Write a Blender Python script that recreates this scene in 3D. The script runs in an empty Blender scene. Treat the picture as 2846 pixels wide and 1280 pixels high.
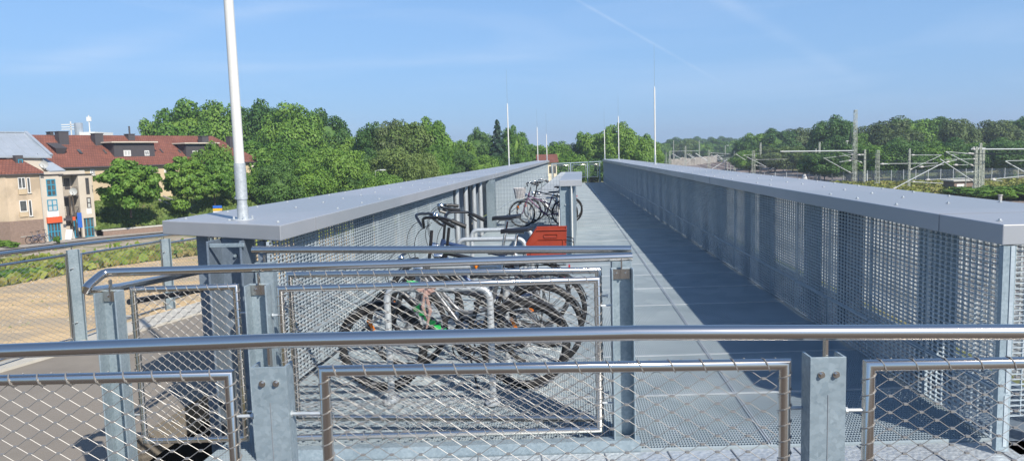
import bpy, math, random
import numpy as np
from mathutils import Vector, Matrix, Quaternion
random.seed(7)
SC = bpy.context.scene
COL = SC.collection
# ------------------------------------------------------------------ camera model (fitted to the photograph)
FPX, CX, CY, H = 2060., 1423., 640., 1.7
_d = np.array([593., 19910., 2060.]); _d /= np.linalg.norm(_d)
_up = -_d; _F = np.array([0, 0, 1.]); _Y = _F - _F.dot(_up) * _up; _Y /= np.linalg.norm(_Y); _X = np.cross(_Y, _up)
CM = np.array([_X, _Y, _up])
K = 1.1048
def ray(px, py): return CM @ np.array([(px - CX) / FPX, (py - CY) / FPX, 1.])
def at(px, py, z):
    r = ray(px, py); t = (z - H) / r[2]; return (r[0] * t, r[1] * t)
def atY(px, py, y):
    r = ray(px, py); t = y / r[1]; return Vector((r[0] * t, y, H + r[2] * t))
def on_plane(px, py, p0, p1):
    """where the sight line meets the upright plane through ground points p0, p1 -> (distance along, z)"""
    r = ray(px, py); ux, uy = p1[0] - p0[0], p1[1] - p0[1]; L = math.hypot(ux, uy); ux /= L; uy /= L
    det = r[0] * uy - r[1] * ux
    t = (p0[0] * uy - p0[1] * ux) / det
    return ((r[0] * t - p0[0]) * ux + (r[1] * t - p0[1]) * uy, H + r[2] * t)

# ------------------------------------------------------------------ mesh helpers
class MB:
    def __init__(s): s.v = []; s.f = []; s.m = []
    def add(s, vs, fs, mi=0):
        o = len(s.v); s.v += [tuple(a) for a in vs]; s.f += [tuple(o + i for i in f) for f in fs]; s.m += [mi] * len(fs); return s
    def hexa(s, p, mi=0):   # 8 points: bottom 4, top 4
        return s.add(p, [(0, 3, 2, 1), (4, 5, 6, 7), (0, 1, 5, 4), (1, 2, 6, 5), (2, 3, 7, 6), (3, 0, 4, 7)], mi)
    def box(s, x0, x1, y0, y1, z0, z1, mi=0):
        return s.hexa([(x0, y0, z0), (x1, y0, z0), (x1, y1, z0), (x0, y1, z0), (x0, y0, z1), (x1, y0, z1), (x1, y1, z1), (x0, y1, z1)], mi)
    def beam(s, a, b, w, h, mi=0, up=(0, 0, 1)):
        a = Vector(a); b = Vector(b); d = (b - a).normalized(); u = Vector(up)
        if abs(d.dot(u)) > .99: u = Vector((0, 1, 0))
        r = d.cross(u).normalized(); u = r.cross(d)
        P = []
        for e in (a, b):
            for sx, sz in ((-1, -1), (1, -1), (1, 1), (-1, 1)): P.append(e + r * (sx * w / 2) + u * (sz * h / 2))
        return s.add(P, [(0, 1, 2, 3), (7, 6, 5, 4), (0, 4, 5, 1), (1, 5, 6, 2), (2, 6, 7, 3), (3, 7, 4, 0)], mi)
    def tube(s, pts, r, n=8, mi=0, closed=False, caps=True):
        pts = [Vector(p) for p in pts]; N = len(pts)
        if not hasattr(r, '__len__'): r = [r] * N
        T = []
        for i in range(N):
            a = pts[i - 1] if (i > 0 or closed) else pts[0]
            b = pts[(i + 1) % N] if (i < N - 1 or closed) else pts[-1]
            t = (b - a); T.append(t.normalized() if t.length > 1e-9 else Vector((0, 0, 1)))
        u = Vector((0, 0, 1)) if abs(T[0].z) < .9 else Vector((1, 0, 0))
        u = (u - T[0] * u.dot(T[0])).normalized(); o = len(s.v)
        for i in range(N):
            u = u - T[i] * u.dot(T[i]); u = u.normalized() if u.length > 1e-6 else T[i].orthogonal().normalized()
            w = T[i].cross(u)
            for k in range(n):
                a = 2 * math.pi * k / n; s.v.append(tuple(pts[i] + (u * math.cos(a) + w * math.sin(a)) * r[i]))
        for i in range(N if closed else N - 1):
            for k in range(n):
                A = o + i * n + k; B = o + i * n + (k + 1) % n; i2 = (i + 1) % N
                s.f.append((A, B, o + i2 * n + (k + 1) % n, o + i2 * n + k)); s.m.append(mi)
        if caps and not closed:
            s.f.append(tuple(o + k for k in range(n))[::-1]); s.m.append(mi)
            s.f.append(tuple(o + (N - 1) * n + k for k in range(n))); s.m.append(mi)
        return s
    def ring(s, c, axis, R, r, n=32, k=8, mi=0, a0=0, a1=2 * math.pi):
        c = Vector(c); ax = Vector(axis).normalized(); u = ax.orthogonal().normalized()
        if abs(ax.y) > .9: u = Vector((1, 0, 0))
        w = ax.cross(u); full = abs(a1 - a0 - 2 * math.pi) < 1e-6
        m = n if full else n + 1
        return s.tube([c + (u * math.cos(a0 + (a1 - a0) * i / n) + w * math.sin(a0 + (a1 - a0) * i / n)) * R for i in range(m)], r, k, mi, closed=full)
    def cyl(s, a, b, r, n=16, mi=0): return s.tube([a, b], r, n, mi)
    def quad(s, a, b, c, d, mi=0): return s.add([a, b, c, d], [(0, 1, 2, 3)], mi)
    def poly(s, pts, z0, z1, mi=0):
        n = len(pts)
        V = [(p[0], p[1], z0) for p in pts] + [(p[0], p[1], z1) for p in pts]
        return s.add(V, [tuple(range(n))[::-1], tuple(range(n, 2 * n))] + [(i, (i + 1) % n, n + (i + 1) % n, n + i) for i in range(n)], mi)
    def mesh(s, name, smooth=False, angle=None):
        me = bpy.data.meshes.new(name); me.from_pydata(s.v, [], s.f); me.validate()
        if len(me.polygons) == len(s.m): me.polygons.foreach_set('material_index', s.m)
        if smooth: me.shade_smooth() if hasattr(me, 'shade_smooth') else None
        me.update(); return me
def link(name, me, mats, parent=None, loc=None, rz=None, smooth=False, bevel=0):
    o = bpy.data.objects.new(name, me); COL.objects.link(o)
    if mats and not me.materials:
        for m in (mats if isinstance(mats, (list, tuple)) else [mats]): me.materials.append(M[m])
    if smooth:
        me.shade_auto = None if False else None if False else None
    if parent: o.parent = parent
    if loc is not None: o.location = loc
    if rz is not None: o.rotation_euler = (0, 0, rz)
    if bevel:
        b = o.modifiers.new('bevel', 'BEVEL'); b.width = bevel; b.segments = 2; b.limit_method = 'ANGLE'
    return o
def build(name, mb, mats, parent=None, loc=None, rz=None, smooth=False, bevel=0):
    me = mb.mesh(name)
    if smooth:
        me.polygons.foreach_set('use_smooth', [True] * len(me.polygons))
        try: me.set_sharp_from_angle(angle=math.radians(40))
        except Exception: pass
    return link(name, me, mats, parent, loc, rz, False, bevel)
def tag(o, label, cat=None, group=None, kind=None):
    if label: o['label'] = label
    if cat: o['category'] = cat
    if group: o['group'] = group
    if kind: o['kind'] = kind
    return o
def thing(name, label, cat, loc=(0, 0, 0), rz=0, group=None):
    o = bpy.data.objects.new(name, None); COL.objects.link(o); o.location = loc; o.rotation_euler = (0, 0, rz); o.empty_display_size = .2
    return tag(o, label, cat, group)
KIDS = {}
def copy_tree(o, parent=None):
    c = o.copy(); COL.objects.link(c)
    if parent: c.parent = parent
    for ch in [x for x in bpy.data.objects if x.parent == o]: copy_tree(ch, c)
    return c
def fillet(pts, R, seg=6):
    P = [Vector(p) for p in pts]; out = [P[0]]
    for i in range(1, len(P) - 1):
        a = (P[i - 1] - P[i]); b = (P[i + 1] - P[i]); la, lb = a.length, b.length; a.normalize(); b.normalize()
        ang = a.angle(b); d = min(R / math.tan(ang / 2), la * .49, lb * .49)
        p0 = P[i] + a * d; p1 = P[i] + b * d
        for k in range(seg + 1):
            t = k / seg; out.append((p0 * (1 - t) + P[i] * t) * (1 - t) + (P[i] * (1 - t) + p1 * t) * t)
    out.append(P[-1]); return out

# ------------------------------------------------------------------ materials
M = {}
def mat(name, col, rough=.6, metal=0., var=None, scale=5., bump=0., bscale=40., coord='Object', spec=None, detail=4, coat=0, var2=None, scale2=1., stretch=None, emis=None):
    m = bpy.data.materials.new(name); m.use_nodes = True; nt = m.node_tree; N = nt.nodes; L = nt.links
    b = N['Principled BSDF']; b.inputs['Roughness'].default_value = rough; b.inputs['Metallic'].default_value = metal
    b.inputs['Base Color'].default_value = (*col, 1)
    if spec is not None: b.inputs['Specular IOR Level'].default_value = spec
    if coat: b.inputs['Coat Weight'].default_value = coat
    tc = N.new('ShaderNodeTexCoord'); src = tc.outputs[coord]
    if stretch:
        mp = N.new('ShaderNodeMapping'); mp.inputs['Scale'].default_value = stretch; L.new(src, mp.inputs['Vector']); src = mp.outputs['Vector']
    last = None
    if var is not None:
        n = N.new('ShaderNodeTexNoise'); n.inputs['Scale'].default_value = scale; n.inputs['Detail'].default_value = detail; n.inputs['Roughness'].default_value = .65
        L.new(src, n.inputs['Vector'])
        r = N.new('ShaderNodeValToRGB'); r.color_ramp.elements[0].position = .32; r.color_ramp.elements[1].position = .68
        r.color_ramp.elements[0].color = (*col, 1); r.color_ramp.elements[1].color = (*var, 1)
        L.new(n.outputs['Fac'], r.inputs['Fac']); last = r.outputs['Color']
        if var2 is not None:
            n2 = N.new('ShaderNodeTexNoise'); n2.inputs['Scale'].default_value = scale2; n2.inputs['Detail'].default_value = 5; L.new(src, n2.inputs['Vector'])
            r2 = N.new('ShaderNodeValToRGB'); r2.color_ramp.elements[0].position = .45; r2.color_ramp.elements[1].position = .6
            L.new(n2.outputs['Fac'], r2.inputs['Fac'])
            mx = N.new('ShaderNodeMix'); mx.data_type = 'RGBA'; L.new(r2.outputs['Color'], mx.inputs[0]); L.new(last, mx.inputs[6]); mx.inputs[7].default_value = (*var2, 1); last = mx.outputs[2]
        L.new(last, b.inputs['Base Color'])
    if bump:
        n3 = N.new('ShaderNodeTexNoise'); n3.inputs['Scale'].default_value = bscale; n3.inputs['Detail'].default_value = 5; L.new(src, n3.inputs['Vector'])
        bp = N.new('ShaderNodeBump'); bp.inputs['Strength'].default_value = bump; bp.inputs['Distance'].default_value = .02; L.new(n3.outputs['Fac'], bp.inputs['Height']); L.new(bp.outputs['Normal'], b.inputs['Normal'])
    if emis: b.inputs['Emission Color'].default_value = (*emis, 1); b.inputs['Emission Strength'].default_value = 1
    M[name] = m; return m
def galv(name, c0, c1, metal=.35, rough=.5, sc=75):
    m = mat(name, c0, rough, metal); nt = m.node_tree; N = nt.nodes; L = nt.links; b = N['Principled BSDF']; tc = N['Texture Coordinate']
    v = N.new('ShaderNodeTexVoronoi'); v.inputs['Scale'].default_value = sc; L.new(tc.outputs['Object'], v.inputs['Vector'])
    s = N.new('ShaderNodeSeparateColor'); L.new(v.outputs['Color'], s.inputs[0])
    n = N.new('ShaderNodeTexNoise'); n.inputs['Scale'].default_value = 2.5; n.inputs['Detail'].default_value = 6; L.new(tc.outputs['Object'], n.inputs['Vector'])
    a = N.new('ShaderNodeMath'); a.operation = 'MULTIPLY_ADD'; a.inputs[1].default_value = .28; L.new(s.outputs[0], a.inputs[0]); L.new(n.outputs['Fac'], a.inputs[2])
    r = N.new('ShaderNodeValToRGB'); r.color_ramp.elements[0].position = .35; r.color_ramp.elements[1].position = 1.0
    r.color_ramp.elements[0].color = (*c0, 1); r.color_ramp.elements[1].color = (*c1, 1); L.new(a.outputs[0], r.inputs['Fac']); L.new(r.outputs['Color'], b.inputs['Base Color'])
    mr = N.new('ShaderNodeMapRange'); mr.inputs['To Min'].default_value = rough - .12; mr.inputs['To Max'].default_value = rough + .12; L.new(s.outputs[1], mr.inputs['Value']); L.new(mr.outputs[0], b.inputs['Roughness'])
galv('galvanised', (.20, .26, .30), (.36, .43, .47))
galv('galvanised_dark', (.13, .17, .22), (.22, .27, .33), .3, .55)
galv('galvanised_bright', (.42, .45, .47), (.60, .63, .64), .4, .42)
galv('grating', (.36, .42, .46), (.49, .55, .585), .25, .5, 9)
galv('deck_grating', (.30, .36, .395), (.41, .47, .50), .15, .55, 3)
mat('stainless', (.68, .635, .585), .20, 1.0)
mat('wire_steel', (.30, .29, .275), .5, .45)
mat('cap_paint', (.315, .325, .345), .40, 0, var=(.35, .36, .38), scale=1.3, spec=.5, var2=(.285, .305, .325), scale2=.5, bump=.12, bscale=1.6)
mat('cap_flange', (.27, .28, .31), .45, 0)
mat('white_paint', (.66, .65, .62), .45, var=(.60, .59, .55), scale=3)
mat('seal', (.20, .21, .225), .7)
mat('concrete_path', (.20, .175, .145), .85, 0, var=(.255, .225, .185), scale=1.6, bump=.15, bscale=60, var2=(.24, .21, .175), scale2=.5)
mat('near_path_dark', (.075, .060, .050), .85, 0, var=(.095, .078, .065), scale=1.6)  # out-of-view ground, colour darkened so the rail tubes mirror dark undersides
mat('kerb', (.42, .40, .35), .8, 0, var=(.50, .48, .43), scale=4, bump=.1)
mat('dark_steel', (.035, .04, .05), .6)
mat('under', (.02, .021, .023), .9)  # near-black colour stands in for the shade inside the stair shaft
mat('rubber', (.012, .012, .013), .65, bump=.3, bscale=200)
mat('black_paint', (.012, .012, .014), .3, coat=.4)
mat('black_plastic', (.02, .02, .021), .5)
mat('saddle', (.016, .016, .018), .42)
mat('silver_paint', (.42, .43, .45), .3, .6)
mat('grey_paint', (.13, .135, .145), .3, .5)
mat('chrome', (.65, .65, .65), .15, 1)
mat('green_paint', (.02, .50, .09), .4)
mat('mint_paint', (.10, .52, .33), .4)
mat('pink_paint', (.17, .085, .155), .35)
mat('blue_paint', (.04, .07, .16), .3, .3)
mat('crate_red', (.25, .032, .014), .42, var=(.31, .045, .02), scale=8)
mat('basket_white', (.55, .53, .52), .7)
mat('orange_reflector', (.85, .22, .01), .25)
mat('red_reflector', (.45, .01, .01), .25)
mat('ribbon', (.32, .21, .18), .8)
mat('alu', (.35, .36, .37), .5, .6)
# ------------------------------------------------------------------ world, sun, camera
SUN_AZ = math.atan2(-.812, .583)       # direction towards the sun, in plan
SUN_EL = math.radians(39)
W = bpy.data.worlds.new("World"); SC.world = W; W.use_nodes = True
nt = W.node_tree; N = nt.nodes; L = nt.links
bg = N['Background']
sky = N.new('ShaderNodeTexSky'); sky.sky_type = 'NISHITA'; sky.sun_disc = False; sky.sun_elevation = SUN_EL
sky.sun_rotation = math.atan2(math.cos(SUN_AZ), math.sin(SUN_AZ)); sky.altitude = 0; sky.air_density = 1.0; sky.dust_density = .35; sky.ozone_density = 6
SKY = .125
bg.inputs['Strength'].default_value = SKY
tc = N.new('ShaderNodeTexCoord')
mp = N.new('ShaderNodeMapping'); mp.inputs['Scale'].default_value = (1.4, 1.4, 9.0); mp.inputs['Rotation'].default_value = (0, .12, .3); L.new(tc.outputs['Generated'], mp.inputs['Vector'])
no = N.new('ShaderNodeTexNoise'); no.inputs['Scale'].default_value = 2.2; no.inputs['Detail'].default_value = 7; no.inputs['Distortion'].default_value = .5; L.new(mp.outputs['Vector'], no.inputs['Vector'])
rp = N.new('ShaderNodeValToRGB'); rp.color_ramp.elements[0].position = .47; rp.color_ramp.elements[1].position = .85
rp.color_ramp.elements[1].color = (.20, .20, .20, 1); L.new(no.outputs['Fac'], rp.inputs['Fac'])
fac = rp.outputs['Color']
def contrail(p, q, width, amt, fac):
    a = Vector(ray(*p)).normalized(); b = Vector(ray(*q)).normalized(); n = a.cross(b).normalized(); mid = (a + b).normalized(); half = math.cos(a.angle(b) / 2)
    d = N.new('ShaderNodeVectorMath'); d.operation = 'DOT_PRODUCT'; L.new(tc.outputs['Generated'], d.inputs[0]); d.inputs[1].default_value = n
    ab = N.new('ShaderNodeMath'); ab.operation = 'ABSOLUTE'; L.new(d.outputs['Value'], ab.inputs[0])
    wv = N.new('ShaderNodeMapRange'); wv.inputs['From Min'].default_value = 0; wv.inputs['From Max'].default_value = width; wv.inputs['To Min'].default_value = amt; wv.inputs['To Max'].default_value = 0; wv.interpolation_type = 'SMOOTHSTEP'; L.new(ab.outputs[0], wv.inputs['Value'])
    e = N.new('ShaderNodeVectorMath'); e.operation = 'DOT_PRODUCT'; L.new(tc.outputs['Generated'], e.inputs[0]); e.inputs[1].default_value = mid
    ev = N.new('ShaderNodeMapRange'); ev.inputs['From Min'].default_value = half - .012; ev.inputs['From Max'].default_value = half + (1 - half) * .5; L.new(e.outputs['Value'], ev.inputs['Value'])
    n2 = N.new('ShaderNodeMapRange'); n2.inputs['From Min'].default_value = .3; n2.inputs['From Max'].default_value = .6; L.new(no.outputs['Fac'], n2.inputs['Value'])
    m1 = N.new('ShaderNodeMath'); m1.operation = 'MULTIPLY'; L.new(wv.outputs[0], m1.inputs[0]); L.new(ev.outputs[0], m1.inputs[1])
    m2 = N.new('ShaderNodeMath'); m2.operation = 'MULTIPLY'; L.new(m1.outputs[0], m2.inputs[0]); L.new(n2.outputs[0], m2.inputs[1])
    ad = N.new('ShaderNodeMath'); ad.operation = 'ADD'; L.new(fac, ad.inputs[0]); L.new(m2.outputs[0], ad.inputs[1]); return ad.outputs[0]
fac = contrail((1585, -10), (1830, 130), .0032, .18, fac)
fac = contrail((1960, -30), (2220, 125), .014, .12, fac)
fac = contrail((180, 165), (820, 10), .022, .2, fac)
fac = contrail((560, 190), (1560, 160), .012, .12, fac)
fl = N.new('ShaderNodeMix'); fl.data_type = 'RGBA'
sz = N.new('ShaderNodeSeparateXYZ'); L.new(tc.outputs['Generated'], sz.inputs[0]); fr_ = N.new('ShaderNodeMapRange'); fr_.interpolation_type = 'SMOOTHSTEP'
fr_.inputs['From Min'].default_value = .0; fr_.inputs['From Max'].default_value = .45; fr_.inputs['To Min'].default_value = .74; fr_.inputs['To Max'].default_value = .15; L.new(sz.outputs['Z'], fr_.inputs['Value']); L.new(fr_.outputs[0], fl.inputs[0])
L.new(sky.outputs[0], fl.inputs[6]); fl.inputs[7].default_value = (1.62, 3.0, 5.35, 1)
mx = N.new('ShaderNodeMix'); mx.data_type = 'RGBA'; L.new(fac, mx.inputs[0]); L.new(fl.outputs[2], mx.inputs[6]); mx.inputs[7].default_value = (5.2, 5.9, 7.0, 1)
L.new(mx.outputs[2], bg.inputs['Color'])
sd = bpy.data.lights.new('sun', 'SUN'); sd.energy = 5.0; sd.angle = math.radians(.53); sd.color = (1, .94, .84)
so = bpy.data.objects.new('sun', sd); COL.objects.link(so)
sdir = Vector((math.cos(SUN_AZ) * math.cos(SUN_EL), math.sin(SUN_AZ) * math.cos(SUN_EL), math.sin(SUN_EL)))
so.rotation_euler = sdir.to_track_quat('Z', 'Y').to_euler()
cam = bpy.data.cameras.new('camera'); co = bpy.data.objects.new('camera', cam); COL.objects.link(co); SC.camera = co
R = Matrix([[CM[i][0], -CM[i][1], -CM[i][2]] for i in range(3)]).to_4x4()
co.matrix_world = Matrix.Translation((0, 0, H)) @ R
cam.sensor_width = 36; cam.lens = 36 * FPX / 2846; cam.clip_start = .05; cam.clip_end = 5000
SC.view_settings.view_transform = 'Standard'; SC.view_settings.look = 'None'; SC.view_settings.gamma = 1; SC.view_settings.exposure = .34
SC.cycles.max_bounces = 8; SC.cycles.transparent_max_bounces = 8
SC.cycles.use_denoising = True
# ================================================================== THE DECK: side walls
ZC = 1.25; TC = .11
def lerp(a, b, t): return (a[0] + (b[0] - a[0]) * t, a[1] + (b[1] - a[1]) * t)
RW = ((2.60, 3.90), (5.02, 40.5))      # inner cap edge of the right-hand wall
LW = ((-1.62, 5.16), (2.28, 43.0))
RWo = ((3.50, 3.84), (5.95, 40.5)); LWo = ((-2.80, 5.92), (1.50, 43.3))
GP = {}
def grate_panel(w, h, pz=.029, px=.066, dz=.0040, dep=.018, frame=True):
    """louvre grating in the local x (along), z plane, deep in y; origin at lower left"""
    key = (round(w, 3), round(h, 3), pz)
    if key in GP: return GP[key]
    m = MB(); n = int(h / pz)
    for i in range(1, n):
        z = i * h / n; m.box(0, w, -dep / 2, dep / 2, z - dz / 2, z + dz / 2)
    k = int(w / px)
    for i in range(1, k):
        x = i * w / k; m.box(x - .0022, x + .0022, -dep * .32, dep * .32, 0, h)
    if frame:
        t = .005; d2 = dep * .55
        m.box(0, t, -d2, d2, 0, h); m.box(w - t, w, -d2, d2, 0, h); m.box(t, w - t, -d2, d2, 0, .004); m.box(t, w - t, -d2, d2, h - .004, h)
    me = m.mesh('grating_panel'); me.materials.append(M['grating']); GP[key] = me; return me
def slat_panel(w, h):
    m = MB(); n = int(h / .034)
    for i in range(1, n):
        z = i * h / n; m.hexa([(0, -.016, z + .008), (w, -.016, z + .008), (w, .016, z - .009), (0, .016, z - .009), (0, -.015, z + .011), (w, -.015, z + .011), (w, .017, z - .006), (0, .017, z - .006)])
    for i in range(0, int(w / .066) + 1): x = min(w - .005, i * .066); m.box(x, x + .004, -.006, .006, 0, h)
    me = m.mesh('outer_panel'); me.materials.append(M['galvanised_bright']); return me
def cap(parent, inner, outer, name='cap', z=ZC, t=TC, seams=(), bolts=True, n=16):
    m = MB(); P = [inner[0], inner[1], outer[1], outer[0]]
    if (inner[1][0] - inner[0][0]) * (outer[0][1] - inner[0][1]) - (inner[1][1] - inner[0][1]) * (outer[0][0] - inner[0][0]) < 0: P = P[::-1]
    m.poly(P, z - t, z)
    c = build(name, m, ['cap_paint'], parent, bevel=.006)
    sm = MB()
    for si, s in enumerate(seams):
        a = lerp(inner[0], inner[1], s); b = lerp(outer[0], outer[1], s)
        d = Vector((b[0] - a[0], b[1] - a[1], 0)).normalized() * .0015
        if not (si == 0 and inner[1][0] < 4.0 and outer[0][0] < 0): sm.beam((a[0] - d.x, a[1] - d.y, z + .0005), (b[0] + d.x, b[1] + d.y, z - .0011), .0025, .003)
        sm.beam((a[0] - d.x, a[1] - d.y, z - t + .004), (a[0] - d.x, a[1] - d.y, z - .004), .003, .0022)
    if seams: build('seam', sm, ['seal'], c)
    if bolts:
        b = MB(); rnd = random.Random(3); nb = 58
        for i in range(nb):
            s = (i + .35 + rnd.uniform(-.1, .1)) / nb
            for w in (.10, .5, .9):
                if rnd.random() < .12: continue
                q = lerp(lerp(inner[0], inner[1], s), lerp(outer[0], outer[1], s), w)
                b.cyl((q[0], q[1], z + .001), (q[0], q[1], z + .004), .015, 10); b.cyl((q[0], q[1], z + .004), (q[0], q[1], z + .013), .009, 6)
        build('bolt', b, ['galvanised_bright'], c)
    return c
def wall(label, inner, outer, side, gap=None, near_end=True):
    """side: +1 wall lies to the right of the deck"""
    t = thing('parapet_wall', label, 'wall', (inner[0][0], inner[0][1], 0))
    L0 = math.hypot(inner[1][0] - inner[0][0], inner[1][1] - inner[0][1])
    cap_seams = [.018, .21, .41, .61, .81]
    c = cap(t, [(p[0] - inner[0][0], p[1] - inner[0][1]) for p in inner], [(p[0] - inner[0][0], p[1] - inner[0][1]) for p in outer], seams=cap_seams)
    ang = math.atan2(inner[1][1] - inner[0][1], inner[1][0] - inner[0][0]); u = Vector((math.cos(ang), math.sin(ang), 0)); nrm = Vector((-u.y, u.x, 0)) * (-side)
    off = nrm * (.06 if side > 0 else .10); n = int(L0 / .885); w = L0 / n
    ang2 = math.atan2(outer[1][1] - outer[0][1], outer[1][0] - outer[0][0]); u2 = Vector((math.cos(ang2), math.sin(ang2), 0)); o0 = Vector((outer[0][0] - inner[0][0], outer[0][1] - inner[0][1], 0)) - nrm * (.06 if side > 0 else .38)
    L2 = math.hypot(outer[1][0] - outer[0][0], outer[1][1] - outer[0][1]); n2 = int(L2 / .885); w2 = L2 / n2
    up = grate_panel(w - .008, .80); kick = grate_panel(w - .008, .285); outp = slat_panel(w2 - .008, 1.11)
    for i in range(n):
        yy = inner[0][1] + i * w
        if gap and gap[0] < yy < gap[1]: continue
        p = u * (i * w + .004) + off
        link('screen_panel', up, None, t, (p.x, p.y, .335), ang); q = p - nrm * (.012 if i % 2 else .004)
        link('kick_panel', kick, None, t, (q.x, q.y, .03), ang)
    for i in range(n2):
        p = o0 + u2 * (i * w2 + .004); link('outer_panel', outp, None, t, (p.x, p.y, .03), ang2)
    # rail between upper and lower panels, stepped where panels meet
    m = MB()
    for i in range(n):
        yy = inner[0][1] + i * w
        if gap and gap[0] < yy < gap[1]: continue
        a = u * (i * w + .01) + off; b = u * ((i + 1) * w - .01) + off
        m.beam(a + Vector((0, 0, .326)), b + Vector((0, 0, .326)), .036, .012)
    build('mid_rail', m, ['grating'], t)
    m = MB(); q0_ = Vector((0, 0, 0)) + nrm * .135; q1_ = u * L0 + nrm * .135; r1_ = o0 + u2 * L2; r0_ = o0
    PP = [(q0_.x, q0_.y), (q1_.x, q1_.y), (r1_.x, r1_.y), (r0_.x, r0_.y)]
    if side < 0: PP = PP[::-1]
    m.poly(PP, -.30, -.012); build('base_beam', m, ['galvanised_dark'], t)
    # structural posts inside the wall
    for i in range(0, n + 1, 3):
        wid = .11; s = min(i * w, L0 - .1)
        pc = u * (s + .06) + nrm * .26; m = MB(); b0 = pc - u * wid; b1 = pc + u * wid
        m.beam(b0 + Vector((0, 0, .56)), b1 + Vector((0, 0, .56)), .014, 1.14)
        for e in (b0, b1): m.beam(e - nrm * .07 + Vector((0, 0, .56)), e + nrm * .07 + Vector((0, 0, .56)), .012, 1.14)
        if i: build('post', m, ['galvanised_dark'], t)
    # plate bays that close some stretches
    for i in range(1, n, 3):
        if gap and gap[0] < inner[0][1] + i * w < gap[1]: continue
        a = u * (i * w + .34 * w) + nrm * .40; b = u * (i * w + (.34 + .62) * w) + nrm * .40
        m = MB(); m.beam(a + Vector((0, 0, .56)), b + Vector((0, 0, .56)), .01, 1.13); build('plate', m, ['galvanised'], t)
    return t, ang, u, nrm, w, n
rw = wall('right-hand grated parapet wall with wide grey cap, in shade on the deck side', RW, RWo, 1)
lw = wall('left-hand grated parapet wall with wide grey cap, sunlit behind the bicycles', LW, LWo, -1, gap=(12.3, 16.4))
# end pieces of the right wall
def endpost(t, p, ang, z0=0.0, z1=1.135, w=.075, d=.03, mt='galvanised'):
    m = MB(); m.beam((0, 0, z0), (0, 0, z1), w, d, up=(0, 1, 0)); return build('end_post', m, [mt], t, (p[0], p[1], 0), ang)
endpost(rw[0], (.045, .02), .1)
endpost(rw[0], (.42, .10), .1, w=.14, d=.06, mt='galvanised_dark')
me_ = grate_panel(.30, .92); link('end_panel', me_, None, rw[0], (.10, .06, .18), .05)
# left wall end: H column with plates, outer end post, screen strip
t = lw[0]; o = Vector((LW[0][0], LW[0][1], 0))
def rel(p): return (p[0] - o.x, p[1] - o.y)
def channel(m, c, ang, w, d, tk, z0, z1, open_to=1, mi=0, lip=0):
    """U section: web across, flanges pointing along +open_to*n"""
    ux = Vector((math.cos(ang), math.sin(ang), 0)); n = Vector((-ux.y, ux.x, 0)) * open_to; c = Vector((c[0], c[1], 0))
    def bx(a, b, tw):
        a = Vector(a); b = Vector(b); dd = (b - a).normalized(); s = Vector((-dd.y, dd.x, 0)) * tw / 2
        P = [a - s, b - s, b + s, a + s]
        m.poly([(q.x, q.y) for q in P], z0, z1, mi)
    bx(c - ux * (w / 2), c + ux * (w / 2), tk)
    for s in (-1, 1):
        e = c + ux * (s * (w / 2 - tk / 2)); bx(e + n * (tk / 2 + .0005), e + n * d, tk)
        if lip: bx(e + n * (d - tk / 2) - ux * (s * (tk / 2 + .0005)), e + n * (d - tk / 2) - ux * (s * lip), tk)
pc = at(660, 760, .95)
ccx, ccy = atY(664, 760, 5.55).x, 5.55
m = MB(); channel(m, rel((ccx, ccy)), -.12, .27, .20, .016, -.6, 1.13, open_to=-1)
m.box(rel((ccx, 0))[0] - .135, rel((ccx, 0))[0] + .135, ccy - o.y - .20, ccy - o.y + .02, 1.10, 1.118) if False else None
build('column', m, ['galvanised_dark'], t, bevel=.003)
m = MB(); q = rel((ccx, ccy)); m.beam((q[0] - .13, q[1] - .185, 1.10), (q[0] + .135, q[1] - .215, 1.10), .012, .03); build('head_plate', m, ['galvanised'], t, bevel=.004)
m = MB(); q = rel((ccx, ccy)); m.cyl((q[0] + .03, q[1] - .01, .78), (q[0] + .03, q[1] - .028, .78), .012, 8); build('bolt', m, ['galvanised'], t); m = MB(); m.cyl((q[0] - .01, q[1] - .01, 1.0), (q[0] - .01, q[1] - .028, 1.0), .012, 8); build('bolt', m, ['galvanised'], t)
e1 = atY(572, 760, 5.92); m = MB(); m.beam((0, 0, -.9), (0, 0, 1.135), .10, .03, up=(0, 1, 0)); build('end_post', m, ['galvanised_dark'], t, (e1.x - o.x, e1.y - o.y, 0), -.1)
link('end_panel', grate_panel(.17, 1.75), None, t, (e1.x - o.x + .06, e1.y - o.y + .02, -.75), -.1)
e2 = atY(745, 800, 5.35)
m = MB(); m.beam((0, 0, -.5), (0, 0, 1.12), .05, .05, up=(0, 1, 0)); build('end_post', m, ['galvanised_dark'], t, (e2.x - o.x - .04, e2.y - o.y + .05, 0), -.1)
# open bay of the left wall: pipes and dark back plates
def wpt(y, dn=0):   # point on the left wall's inner line at depth y, dn metres outwards
    s = (y - LW[0][1]) / (LW[1][1] - LW[0][1]); p = lerp(LW[0], LW[1], s); return Vector((p[0] - dn, p[1], 0)) - Vector((o.x, o.y, 0))
for y in (12.75, 13.7, 14.7, 15.6): m = MB(); a = wpt(y, .10); m.cyl(a, a + Vector((0, 0, 1.13)), .045, 12); build('pipe', m, ['galvanised_bright'], t)
for y0, y1 in ((12.35, 13.3), (13.36, 14.3), (14.36, 15.3), (15.36, 16.3)): m = MB(); m.beam(wpt(y0, .42) + Vector((0, 0, .56)), wpt(y1, .42) + Vector((0, 0, .56)), .02, 1.12); build('back_plate', m, ['galvanised_dark'], t)
m = MB(); channel(m, wpt(16.6, .08), lw[1], .34, .16, .015, 0, 1.13, open_to=-1); build('post', m, ['galvanised'], t)
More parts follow.
